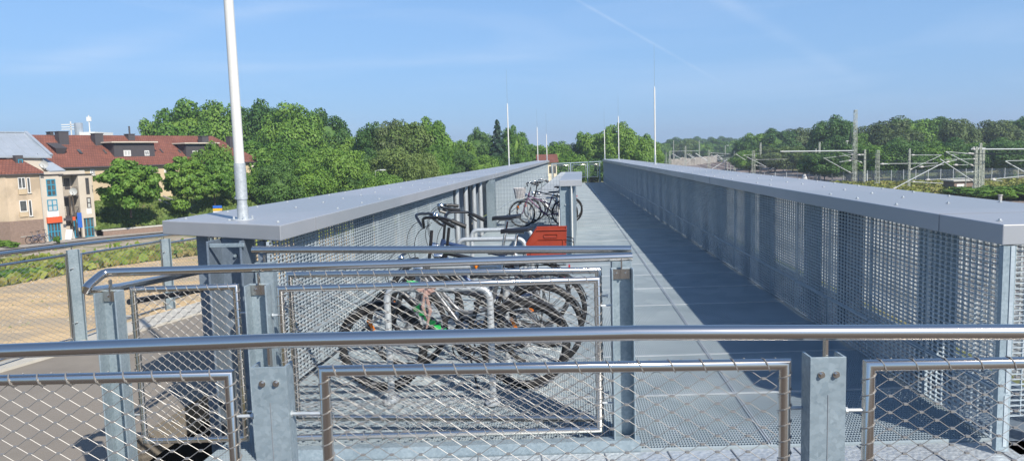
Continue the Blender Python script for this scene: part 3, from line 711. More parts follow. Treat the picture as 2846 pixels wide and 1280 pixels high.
    for k in range(nsec):
        u = k / (nsec - 1); x0 = sad.x - .13 + .27 * u; hw = .075 * (1 - u) ** .75 + .018 if u > .08 else .060; zt = sad.z + .055 + .018 * (1 - u) ** 2 - (.006 if u > .9 else 0)
        secs.append([(x0, -hw, zt - .028), (x0, -hw * .95, zt - .008), (x0, -hw * .45, zt + .004), (x0, 0, zt - .001), (x0, hw * .45, zt + .004), (x0, hw * .95, zt - .008), (x0, hw, zt - .028), (x0, 0, zt - .035)])
    o_ = len(m.v)
    for sct in secs: m.v += sct
    for k in range(nsec - 1):
        for j in range(8): m.f.append((o_ + k * 8 + j, o_ + k * 8 + (j + 1) % 8, o_ + (k + 1) * 8 + (j + 1) % 8, o_ + (k + 1) * 8 + j)); m.m.append(0)
    m.f.append(tuple(o_ + j for j in range(8))); m.m.append(0); m.f.append(tuple(o_ + (nsec - 1) * 8 + j for j in range(8))[::-1]); m.m.append(0)
    sdl = build('saddle', m, ['saddle'], t, smooth=True)
    m = MB(); m.tube([st, sad + Vector((0, 0, .01))], .0135, 8); m.tube([sad + Vector((-.06, 0, .02)), sad + Vector((.08, 0, .02))], .008, 6)
    build('seat_post', m, ['chrome'], t, smooth=True)
    # cranks and chain
    m = MB(); m.ring(bb + Vector((0, -.05, 0)), (0, 1, 0), .085, .006, 24, 5); m.ring(bb + Vector((0, -.05, 0)), (0, 1, 0), .05, .01, 16, 5)
    for sy, a in ((-1, .5), (1, .5 + math.pi)):
        e = bb + Vector((math.cos(a) * .17, sy * .075, math.sin(a) * .17)); m.beam(bb + Vector((0, sy * .06, 0)), e, .012, .022); m.box(e.x - .045, e.x + .045, min(e.y, e.y + sy * .09), max(e.y, e.y + sy * .09), e.z - .012, e.z + .012)
    m.tube([bb + Vector((0, -.05, .085)), ra + Vector((0, -.05, .035))], .004, 4); m.tube([bb + Vector((0, -.05, -.085)), ra + Vector((0, -.05, -.035))], .004, 4); m.ring(ra + Vector((0, -.05, 0)), (0, 1, 0), .035, .008, 16, 5)
    m.tube([(-.05, .04, .27), (-.12, .16, .02)], .008, 6)
    build('crankset', m, ['black_plastic' if frame != 'silver_paint' else 'alu'], t)
    # handlebar
    hbo = thing('handlebar', None, None); hbo.parent = t
    q = Quaternion((0, 0, 1), steer); pv = Vector((ht.x, 0, 0))
    def S(p): p = Vector(p); return pv + q @ (p - pv)
    m = MB(); top = Vector((ht.x - .03, 0, bar_h - .06)); m.tube([S(ht), S(top)], .013, 8)
    if bar == 'city':
        m.tube(fillet([S(top), S(top + Vector((.06, 0, .02)))], .01), .014, 8)
        pth = [(top.x - .13, -.30, bar_h - .02), (top.x + .02, -.27, bar_h), (top.x + .07, -.12, bar_h + .015), (top.x + .06, 0, bar_h - .04), (top.x + .07, .12, bar_h + .015), (top.x + .02, .27, bar_h), (top.x - .13, .30, bar_h - .02)]
    elif bar == 'high':
        pth = [(top.x - .20, -.28, bar_h - .02), (top.x - .05, -.27, bar_h + .05), (top.x + .10, -.16, bar_h + .06), (top.x + .06, 0, bar_h - .05), (top.x + .10, .16, bar_h + .06), (top.x - .05, .27, bar_h + .05), (top.x - .20, .28, bar_h - .02)]
    else:
        pth = [(top.x - .04, -.32, bar_h), (top.x + .05, -.12, bar_h - .03), (top.x + .07, 0, bar_h - .04), (top.x + .05, .12, bar_h - .03), (top.x - .04, .32, bar_h)]
    pth = [S(p) for p in pth]; m.tube(fillet(pth, .07, 4), .0115, 8)
    for i0, i1 in ((0, 1), (-1, -2)):
        p = pth[i0].lerp(pth[i1], .75 if bar != 'flat' else .42); dd = (pth[i0] - pth[i1]).normalized()
        m.tube([p, p + S(Vector((ht.x, 0, 0)) + Vector((.05, 0, -.005))) - pv, p + dd * .10 + S(Vector((ht.x, 0, 0)) + Vector((.055, 0, -.02))) - pv], .0055, 5)
    # keep the bar a mesh under the handlebar group
    bo = build('bar', m, ['black_paint' if frame != 'silver_paint' else 'alu'], hbo, smooth=True)
    for i0, i1 in ((0, 1), (-1, -2)):
        m = MB(); a = pth[i0]; b = pth[i0].lerp(pth[i1], .72 if bar != 'flat' else .4); m.tube([a, b], [.017, .0155], 10); build('grip', m, ['black_plastic'], hbo, smooth=True)
    m = MB(); p = pth[-2].lerp(pth[-3], .4) + Vector((0, 0, .02)); m.ring(p, (0, 0, 1), .012, .012, 14, 8); m.ring(p + Vector((0, 0, .006)), (0, 0, 1), .004, .012, 10, 6); build('bell', m, ['chrome'], hbo, smooth=True)
    m = MB()
    for sy, yy in ((-1, -.2), (1, .2)):
        a = S((top.x + .05, yy, bar_h)); c1 = S((top.x + .19, yy * .6, bar_h - .03)); e = Vector(hb) + Vector((.03, 0, .02)); pts = [a * (1 - u) ** 3 + c1 * 3 * u * (1 - u) ** 2 + (c1 + Vector((.02, -yy * .4, -.18))) * 3 * u * u * (1 - u) + e * u ** 3 for u in [k / 10 for k in range(11)]]
        m.tube(pts, .0028, 5)
    build('cables', m, ['black_plastic'], hbo)
    if lamp:
        m = MB(); p = S((ht.x + .09, 0, .80)); m.tube([p + Vector((-.04, 0, 0)), p + Vector((0, 0, 0)), p + Vector((.03, 0, 0))], [.02, .034, .036], 14); build('front_light', m, ['chrome'], t, smooth=True)
    return t
PI = math.pi
b1 = bicycle('black bicycle with green lettered down tube and knobbly tyres, nearest to the railing', -.38, 5.28, PI - .05, 'black_paint', 'diamond', 'flat', tw=.030, guards=True, rack=False, accent='green_paint', bar_h=1.02, sad_h=.86, lamp=False, reflect=True, s=.98, steer=.25)
b2 = bicycle('silver city bicycle with high swept black handlebar, second from the railing', -.26, 5.78, PI - .13, 'grey_paint', 'step', 'high', bar_h=1.15, sad_h=.93, rack=True, steer=.45, reflect=True, s=1.02)
b3 = bicycle('black bicycle carrying the red crate, third from the railing', -.17, 6.42, PI - .08, 'black_paint', 'diamond', 'high', bar_h=1.11, sad_h=1.02, steer=-.35, s=1.02)
b4 = bicycle('dark blue bicycle with silver handlebar parked behind the crate bicycle', -.26, 7.15, PI - .10, 'blue_paint', 'diamond', 'city', bar_h=1.17, sad_h=1.06, steer=.2, s=1.03)
b5 = bicycle('pink step-through bicycle with white front basket beyond the wire fence', 0.80, 17.05, PI - .08, 'pink_paint', 'mixte', 'high', bar_h=1.04, sad_h=.86, guard_m='silver_paint', tw=.020, reflect=True, s=.93)
b6 = bicycle('dark bicycle behind the pink one beyond the wire fence', 0.98, 17.8, PI - .12, 'black_paint', 'diamond', 'city', bar_h=1.08, sad_h=.95, s=.93, reflect=True)
b7 = bicycle('silver bicycle partly hidden behind the divider wall, half way along the far rack', 1.10, 18.6, PI - .10, 'silver_paint', 'step', 'high', bar_h=1.14, sad_h=.95, s=.86)
# red crate on b3's rack
def crate():
    c = b3.matrix_basis @ Vector((-.44, 0, .735)); c = Matrix.Rotation(b3.rotation_euler.z, 4, 'Z') @ Vector((-.46 * 1.02, 0, 0)) + b3.location; z = 1.02 * (.33 * 2 + .06) + .008
    t = thing('crate', 'red plastic crate with cut-off front corner strapped on the rear rack of the black bicycle', 'crate', (c.x, c.y, z + .035), b3.rotation_euler.z); t.scale = (.86, .86, 1.0)
    # local +x = towards the saddle
    prof = [(-.19, 0), (-.205, .27), (.10, .27), (.20, .15), (.20, 0)]; y = .14
    m = MB(); n = len(prof)
    for (ya, yb) in ((-y, -y + .006), (y - .006, y)):
        V = [(p[0], ya, p[1]) for p in prof] + [(p[0], yb, p[1]) for p in prof]; m.add(V, [tuple(range(n)), tuple(range(n, 2 * n))[::-1]] + [(i, n + i, n + (i + 1) % n, (i + 1) % n) for i in range(n)])
    yi = y - .0065
    for (p, q) in ((prof[0], prof[1]), (prof[2], prof[3]), (prof[3], prof[4]), (prof[4], prof[0])): m.beam((p[0], 0, p[1]), (q[0], 0, q[1]), .006, 2 * yi, up=(0, 1, 0)) if False else m.hexa([(p[0], -yi, p[1]), (q[0], -yi, q[1]), (q[0], yi, q[1]), (p[0], yi, p[1]), (p[0] * .965, -yi, p[1] + .004), (q[0] * .965, -yi, q[1] + (.004 if q[1] < .1 else 0)), (q[0] * .965, yi, q[1] + (.004 if q[1] < .1 else 0)), (p[0] * .965, yi, p[1] + .004)])
    build('shell', m, ['crate_red'], t, bevel=.003)
    for sy in (-1, 1):
        m = MB(); yy = sy * (y + .005); P = [(p[0], yy, p[1]) for p in prof[1:4]]; m.tube(P, .008, 6)
        m.tube([(-.20, yy, .19), (.08, yy, .19), (.155, yy, .11), (.155, yy, .02)], .005, 5)
        m.tube(fillet([(-.11, yy, .235), (.02, yy, .235), (.02, yy, .205), (-.11, yy, .205), (-.11, yy, .235)], .012, 3), .0045, 5)
        m.tube([(-.16, yy, .02), (-.165, yy, .19)], .004, 5); build('rib', m, ['crate_red'], t, smooth=True)
    m = MB()
    for sy in (-1, 1):
        m.tube(fillet([(-.20, sy * .155, .18), (-.27, sy * .15, .17), (-.27, sy * .15, .0), (.06, sy * .155, .0)], .03, 3), .004, 5)
    m.tube([(-.27, -.15, .17), (-.27, .15, .17)], .004, 5); m.tube([(-.27, -.15, .06), (-.27, .15, .06)], .004, 5)
    build('wire_carrier', m, ['black_paint'], t, smooth=True)
crate()
def basket():
    mt_ = Matrix.Translation(b5.location) @ Matrix.Rotation(b5.rotation_euler.z, 4, 'Z'); p = mt_ @ Vector((.64 * .93, 0, .72 * .93))
    t = thing('basket', 'white wicker basket on the front of the pink bicycle', 'basket', p, b5.rotation_euler.z); t.scale = (.85, .85, .85)
    m = MB(); n = 20
    def rr(a, k): c, s = math.cos(a), math.sin(a); sc = 1 / (abs(c) ** 4 + abs(s) ** 4) ** .25; return Vector((c * sc * (.12 + .045 * k), s * sc * (.15 + .05 * k), .27 * k))
    for k in range(9):
        m.tube([rr(2 * PI * i / n, k / 8) for i in range(n)], .007 if k in (0, 8) else .0045, 5, closed=True)
    for i in range(n): m.tube([rr(2 * PI * i / n, 0), rr(2 * PI * i / n, 1)], .006, 5)
    m.poly([(rr(2 * PI * i / n, 0).x, rr(2 * PI * i / n, 0).y) for i in range(n)], -.004, .004)
    build('weave', m, ['basket_white'], t, smooth=True)
    m = MB()
    for k in range(8):
        for i in range(n):
            m.quad(rr(2 * PI * i / n, k / 8) * .98, rr(2 * PI * (i + 1) / n, k / 8) * .98, rr(2 * PI * (i + 1) / n, (k + 1) / 8) * .98, rr(2 * PI * i / n, (k + 1) / 8) * .98)
    build('lining', m, ['basket_white'], t)
basket()
# ribbon tied to the first loop, orange reflector tied on a bar
m = MB(); rnd = random.Random(5)
for k in range(9):
    a = k * .7; m.tube([(0, 0, 0), (.05 * math.cos(a), .03 * math.sin(a), .035 * math.sin(a) + .01), (.075 * math.cos(a + .3), .03 * math.sin(a), .02 * math.cos(2 * a) - .01)], [.008, .014, .004], 6)
m.tube([(0, -.03, 0), (.03, -.035, -.14), (.0, -.03, -.26)], [.01, .014, .006], 6); m.tube([(0, -.03, 0), (-.02, -.035, -.11), (.01, -.03, -.2)], [.01, .012, .005], 6)
tag(build('ribbon', m, ['ribbon'], None, (-.60, 4.97, .80), smooth=True), 'crumpled pink ribbon tied round the top of the nearest bike stand', 'ribbon')
m = MB(); m.tube([(-.03, 0, .02), (0, -.005, -.01), (.035, 0, .03)], [.006, .022, .008], 8); m.ring((0, .0, .0), (1, 0, 0), .027, .006, 12, 5)
tag(build('strap', m, ['orange_reflector'], None, (-.30, 5.90, .815), smooth=True), 'orange strap wrapped round the top bar of the second bike stand', 'strap')
# ================================================================== ENVIRONMENT
ZG = -6.5
def foliage(name, c0, c1, c2, tr=.24):
    m = bpy.data.materials.new(name); m.use_nodes = True; nt = m.node_tree; N = nt.nodes; L = nt.links; b = N['Principled BSDF']
    b.inputs['Roughness'].default_value = .55; b.inputs['Specular IOR Level'].default_value = .3
    g = N.new('ShaderNodeNewGeometry'); oi = N.new('ShaderNodeObjectInfo'); tc = N.new('ShaderNodeTexCoord')
    n = N.new('ShaderNodeTexNoise'); n.inputs['Scale'].default_value = 2.6; n.inputs['Detail'].default_value = 3; L.new(tc.outputs['Object'], n.inputs['Vector'])
    a = N.new('ShaderNodeMath'); a.operation = 'MULTIPLY_ADD'; a.inputs[1].default_value = .35; L.new(g.outputs['Random Per Island'], a.inputs[0]); 
    a2 = N.new('ShaderNodeMath'); a2.operation = 'MULTIPLY_ADD'; a2.inputs[1].default_value = .35; L.new(oi.outputs['Random'], a2.inputs[0]); L.new(n.outputs['Fac'], a2.inputs[2]); L.new(a2.outputs[0], a.inputs[2])
    r = N.new('ShaderNodeValToRGB'); r.color_ramp.elements[0].position = .35; r.color_ramp.elements[0].color = (*c0, 1); r.color_ramp.elements[1].position = 1.05; r.color_ramp.elements[1].color = (*c2, 1)
    e = r.color_ramp.elements.new(.68); e.color = (*c1, 1); L.new(a.outputs[0], r.inputs['Fac']); L.new(r.outputs['Color'], b.inputs['Base Color'])
    t = N.new('ShaderNodeBsdfTranslucent'); L.new(r.outputs['Color'], t.inputs['Color']); mx = N.new('ShaderNodeMixShader'); mx.inputs[0].default_value = tr
    L.new(b.outputs[0], mx.inputs[1]); L.new(t.outputs[0], mx.inputs[2]); L.new(mx.outputs[0], N['Material Output'].inputs['Surface']); M[name] = m
foliage('leaf_mid', (.042, .108, .013), (.092, .200, .026), (.170, .290, .044))
foliage('leaf_dark', (.026, .072, .017), (.052, .125, .026), (.095, .185, .040))
foliage('leaf_light', (.060, .110, .020), (.105, .170, .036), (.17, .235, .06))
foliage('leaf_olive', (.045, .080, .024), (.080, .125, .038), (.125, .17, .055))
foliage('leaf_conifer', (.012, .035, .016), (.022, .055, .028), (.035, .08, .035))
foliage('grass_blades', (.10, .17, .02), (.17, .25, .035), (.28, .30, .07), .15)
foliage('dry_blades', (.17, .14, .045), (.28, .22, .08), (.20, .22, .05), .15)
mat('bark', (.06, .045, .03), .9, var=(.11, .085, .06), scale=6, bump=.5, bscale=20)
mat('ground_grass', (.07, .10, .025), .95, var=(.13, .14, .045), scale=.12, var2=(.20, .17, .07), scale2=.03)
mat('bank_green', (.05, .095, .018), .95, var=(.10, .16, .03), scale=.9, var2=(.15, .15, .05), scale2=.2)
mat('sand', (.47, .32, .155), .95, var=(.63, .455, .25), scale=.42, stretch=(1, 2.6, 1), var2=(.40, .31, .20), scale2=.20, bump=.6, bscale=3)
mat('rubble', (.30, .25, .19), .95, var=(.46, .38, .29), scale=2.2, bump=.6, bscale=4, var2=(.20, .20, .09), scale2=.35)
mat('asphalt', (.16, .155, .15), .9, var=(.20, .19, .185), scale=.8)
mat('pavement', (.30, .27, .24), .9, var=(.36, .33, .29), scale=2)
mat('ballast', (.17, .13, .11), .95, var=(.27, .22, .19), scale=3)
mat('rail_steel', (.20, .12, .08), .5, .5)
mat('stone_white', (.40, .37, .32), .9, var=(.22, .20, .17), scale=.5)
mat('render_beige', (.54, .42, .27), .9, var=(.60, .48, .32), scale=.7, var2=(.47, .37, .24), scale2=.35)
mat('render_brown', (.50, .395, .27), .9, var=(.58, .46, .33), scale=.5, var2=(.38, .30, .21), scale2=.4)
mat('stone_brown', (.20, .14, .105), .9, var=(.27, .19, .15), scale=5)
mat('render_cream', (.74, .64, .45), .85, var=(.78, .68, .5), scale=.5)
mat('render_grey', (.50, .44, .36), .85, var=(.56, .50, .42), scale=.6)
mat('slate', (.055, .05, .055), .7, var=(.075, .068, .07), scale=8)
mat('metal_roof', (.36, .40, .44), .4, .3, var=(.43, .47, .52), scale=.8, stretch=(1, 1, 1))
mat('window_white', (.72, .71, .68), .5)
mat('window_blue', (.03, .24, .36), .4)
mat('pane', (.03, .035, .04), .12, spec=.8, var=(.12, .125, .12), scale=.9)
mat('curtain', (.45, .46, .44), .6)
mat('orange_sign', (.62, .10, .03), .5)
mat('blue_sign', (.03, .13, .50), .5)
mat('yellow_sign', (.85, .42, .02), .5)
mat('mast_green', (.30, .33, .27), .7, var=(.40, .41, .35), scale=3)
mat('tube_white', (.55, .57, .56), .5, .1)
mat('insulator', (.45, .43, .40), .5)
mat('blue_cloth', (.02, .12, .50), .8)
mat('skin', (.55, .34, .24), .6)
mat('jeans', (.03, .04, .08), .8)
def tile_mat(name, c0, c1, rot=0):
    m = mat(name, c0, .8); nt = m.node_tree; N = nt.nodes; L = nt.links; b = N['Principled BSDF']; tc = N['Texture Coordinate']
    br = N.new('ShaderNodeTexBrick'); br.inputs['Color1'].default_value = (*c0, 1); br.inputs['Color2'].default_value = (*c1, 1); br.inputs['Mortar'].default_value = (c0[0] * .55, c0[1] * .55, c0[2] * .55, 1); br.inputs['Scale'].default_value = 1.; br.inputs['Brick Width'].default_value = .32; br.inputs['Row Height'].default_value = .30; br.inputs['Mortar Size'].default_value = .035
    L.new(tc.outputs['Object'], br.inputs['Vector'])
    n = N.new('ShaderNodeTexNoise'); n.inputs['Scale'].default_value = .45; n.inputs['Detail'].default_value = 6; L.new(tc.outputs['Object'], n.inputs['Vector'])
    mx = N.new('ShaderNodeMix'); mx.data_type = 'RGBA'; mx.blend_type = 'MULTIPLY'; mx.inputs[0].default_value = .8; L.new(br.outputs['Color'], mx.inputs[6])
    r = N.new('ShaderNodeValToRGB'); r.color_ramp.elements[0].position = .3; r.color_ramp.elements[0].color = (.62, .60, .60, 1); r.color_ramp.elements[1].position = .7; r.color_ramp.elements[1].color = (1, 1, 1, 1); L.new(n.outputs['Fac'], r.inputs['Fac']); L.new(r.outputs['Color'], mx.inputs[7]); L.new(mx.outputs[2], b.inputs['Base Color'])
tile_mat('roof_tiles', (.215, .078, .052), (.275, .105, .070))
# ground sheets ----------------------------------------------------------------
def sheet(name, pts, z, m_, kind='structure'):
    m = MB(); m.add([(p[0], p[1], z) for p in pts], [tuple(range(len(pts)))]); return tag(build(name, m, [m_]), None, kind=kind)
sheet('ground', [(-2500, -500), (2500, -500), (2500, 3500), (-2500, 3500)], ZG, 'ground_grass')
def ln(pxs): return [at(p[0], p[1], ZG) for p in pxs]
def ext(P, a=60, b=30):
    P = [Vector((p[0], p[1])) for p in P]; return [P[0] + (P[0] - P[1]).normalized() * a] + P + [P[-1] + (P[-1] - P[-2]).normalized() * b]
bd0 = ext(ln([(0, 688), (128, 676), (268, 659), (450, 644)])); bd1 = ext(ln([(0, 698), (280, 664), (450, 648)])); bd2 = ext(ln([(0, 708), (280, 671), (450, 655)]))
bd3 = ext(ln([(0, 736), (177, 718), (295, 706), (442, 693)])); bd4 = ext(ln([(0, 798), (221, 757), (324, 739), (442, 724), (557, 709)]))
sheet('pavement', bd0[::-1] + [Vector((bd0[0].x - 5, bd0[0].y + 15)), Vector((bd0[-1].x, bd0[-1].y + 3))] , ZG + .12, 'pavement') if False else None
sheet('pavement', bd0 + bd1[::-1], ZG + .10, 'pavement')
sheet('street', bd1 + bd2[::-1], ZG + .01, 'asphalt')
sheet('rubble_strip', bd2 + bd3[::-1], ZG + .014, 'rubble')
sheet('yard', [(-80, 75), (-56, 98), (-20, 100), (-30, 84)], ZG + .006, 'pavement')
sn = [Vector((min(-60, bd4[0].x - 1), 8)), Vector((4, 8))]
sheet('sand_ground', bd4[1:] + [Vector((4, bd4[-1].y)), Vector((4, 8)), Vector((-48, 8))], ZG + .018, 'sand')
def emb(name, m_):
    m = MB(); A0 = [Vector((q.x, q.y, ZP - .02)) for q in (Fa, F0, F1, Fb)]; nrm_ = Vector((-uf.y, uf.x, 0)); A1 = [q + nrm_ * 14 for q in A0]
    V = [tuple(q - nrm_ * .3) for q in A0] + [(q.x, q.y, ZG - .1) for q in A1]; m.add(V, [(0, 1, 5, 4), (1, 2, 6, 5), (2, 3, 7, 6)]); tag(build(name, m, [m_]), None, kind='structure')
emb('sand_embankment', 'sand')
# railway
def rw_line(pxs): return [at(p[0], p[1], ZG) for p in pxs]
sheet('track_bed', [(14, -20), (60, -20), (75, 150), (125, 420), (95, 430), (40, 160)], ZG + .012, 'ballast')
m = MB()
for (a, b) in (((20, 0), (104, 425)), ((26, 0), (108, 425)), ((34, 0), (112, 425)), ((40, 0), (116, 425))):
    for dx in (0, 1.5): m.beam((a[0] + dx, a[1], ZG + .12), (b[0] + dx, b[1], ZG + .12), .07, .16)
tag(build('rails', m, ['rail_steel']), None, kind='structure')
# vegetation meshes ------------------------------------------------------------
def quads_mesh(name, C, Nn, S, mname, aspect=1.3, seed=0):
    """one quad per centre: C centres, Nn normals, S sizes"""
    rs = np.random.RandomState(seed); n = len(C)
    Nn = Nn / np.linalg.norm(Nn, axis=1)[:, None]; a = rs.normal(size=(n, 3)); u = np.cross(Nn, a); u /= np.linalg.norm(u, axis=1)[:, None]; v = np.cross(Nn, u)
    u = u * S[:, None] * .5; v = v * S[:, None] * .5 * aspect
    V = np.stack([C - v, C + u * .9 - v * .1, C + v, C - u * .9 - v * .1], 1).reshape(-1, 3)
    me = bpy.data.meshes.new(name); me.vertices.add(4 * n); me.vertices.foreach_set('co', V.astype(np.float32).ravel()); me.loops.add(4 * n); me.loops.foreach_set('vertex_index', np.arange(4 * n, dtype=np.int32))
    me.polygons.add(n); me.polygons.foreach_set('loop_start', np.arange(0, 4 * n, 4, dtype=np.int32)); me.polygons.foreach_set('loop_total', np.full(n, 4, dtype=np.int32)); me.update(calc_edges=True); me.materials.append(M[mname]); return me
def crown_mesh(seed, nl, ncl, leaf, mname, sparse=0., layered=False):
    rs = np.random.RandomState(seed); cl = []; 
    while len(cl) < ncl:
        p = rs.normal(size=3); p /= np.linalg.norm(p); r = rs.uniform(.62, .84); 
        if p[2] < -.75: continue
        c = p * r; c[2] *= .95; s = rs.uniform(.17, .31) * (1.05 - .2 * abs(p[2]))
        if layered: s *= .9
        cl.append((c, s))
    for k in range(ncl // 4): p = rs.normal(size=3) * .28; cl.append((p, rs.uniform(.3, .42)))
    w = np.array([s ** 2 for c, s in cl]); w /= w.sum(); cnt = (w * nl).astype(int); C = []; Nn = []; S = []
    for (c, s), k in zip(cl, cnt):
        d = rs.normal(size=(k, 3)); d[:, 2] += .25; d /= np.linalg.norm(d, axis=1)[:, None]
        rr = s * (1 - .35 * rs.rand(k) ** 2); fl = .55 if layered else .82
        P = c + d * rr[:, None] * np.array([1, 1, fl]); P += rs.normal(size=(k, 3)) * .012
        C.append(P); nn = d + rs.normal(size=(k, 3)) * .42; nn[:, 2] += .25; Nn.append(nn); S.append(leaf * rs.uniform(.6, 1.35, k))
    C = np.concatenate(C); Nn = np.concatenate(Nn); S = np.concatenate(S)
    return quads_mesh('crown', C, Nn, S, mname, 1.35, seed)
def conifer_mesh(seed, nl, leaf):
    rs = np.random.RandomState(seed); C = []; Nn = []; S = []
    for k in range(16):
        z = -1 + 2 * k / 16; R_ = .95 * (1 - (z + 1) / 2) ** .85 + .04; n = int(nl * R_ / 8)
        a = rs.rand(n) * 2 * np.pi; lob = .75 + .25 * np.sin(a * 5 + k * 2.1); r = R_ * np.sqrt(rs.rand(n)) * lob
        C.append(np.stack([r * np.cos(a), r * np.sin(a), z + .10 * (1 - r / (R_ + .01)) - .05 * rs.rand(n)], 1)); Nn.append(np.stack([np.cos(a) * .8, np.sin(a) * .8, .6 + rs.rand(n)], 1) + rs.normal(size=(n, 3)) * .3); S.append(leaf * rs.uniform(.6, 1.3, n))
    return quads_mesh('crown', np.concatenate(C), np.concatenate(Nn), np.concatenate(S), 'leaf_conifer', 1.6, seed)
LS = .050
CRX = 0
CR = {'mid': [crown_mesh(s, 24000, 66, LS, 'leaf_mid') for s in (1, 2, 3)], 'dark': [crown_mesh(s, 24000, 62, LS, 'leaf_dark') for s in (4, 5)], 'light': [crown_mesh(s, 20000, 72, LS, 'leaf_light') for s in (6, 7)],
      'olive': [crown_mesh(s, 19000, 66, LS, 'leaf_olive') for s in (8, 9)], 'conifer': [conifer_mesh(10, 9000, .085)], 'street': [crown_mesh(s, 13000, 70, .085, 'leaf_mid', layered=True) for s in (11, 12)],
      'shrub': [crown_mesh(13, 3500, 22, .14, 'leaf_mid')]}
def core_mesh(mname, k=.60):
    m = MB(); rs = random.Random(2); import bmesh as _b
    bm = _b.new(); _b.ops.create_icosphere(bm, subdivisions=2, radius=k)
    for v in bm.verts: v.co *= rs.uniform(.85, 1.1)
    me = bpy.data.meshes.new('core'); bm.to_mesh(me); bm.free(); me.materials.append(M[mname]); return me
CORE = {'mid': core_mesh('leaf_mid'), 'dark': core_mesh('leaf_dark'), 'light': core_mesh('leaf_light'), 'olive': core_mesh('leaf_olive'), 'street': None, 'conifer': None, 'shrub': None}
def trunk_mesh(k):
    m = MB(); rs = random.Random(k); m.tube([(0, 0, 0), (.02, 0, .35), (-.01, .02, .7), (0, 0, 1)], [.05, .036, .028, .012], 8)
    for i in range(7):
        z = .34 + i * .08; a = i * 2.4 + k; r = .30 - i * .02; m.tube([(0, 0, z), (math.cos(a) * r * .5, math.sin(a) * r * .5, z + .09), (math.cos(a) * r, math.sin(a) * r, z + .22)], [.018, .012, .005], 6)
    me = m.mesh('trunk'); me.materials.append(M['bark']); return me
TR = [trunk_mesh(1), trunk_mesh(2)]
cnt_tree = [0]
def tree(label, px, top, w, D, kind='mid', z0=ZG, group=None, low=.12, name='tree'):
    """px, top, w in reference pixels (2576 wide picture)"""
    i = cnt_tree[0]; cnt_tree[0] += 1; rs = random.Random(i * 13 + 5)
    P = atY(px * K, top * K, D); Rr = w * K / FPX * D / 2 * 1.25; Ht = P.z - z0; t = thing(name, label, name if name in ('shrub',) else 'tree', (P.x, D, z0), rs.uniform(0, 6.28), group)
    zc0 = Ht * low; zc = (Ht + zc0) / 2; rz_ = (Ht - zc0) / 2 * 1.02
    ms = CR[kind]; c = link('crown', ms[i % len(ms)], None, t, (0, 0, zc)); c.scale = (Rr, Rr, rz_)
    if CORE[kind]: co_ = link('inner_crown', CORE[kind], None, c); 
    tr = link('trunk', TR[i % 2], None, t, (0, 0, -.1)); tr.scale = (Ht * .35, Ht * .35, Ht * .8)
    return t
G1 = 'trees behind the red-roofed terrace'
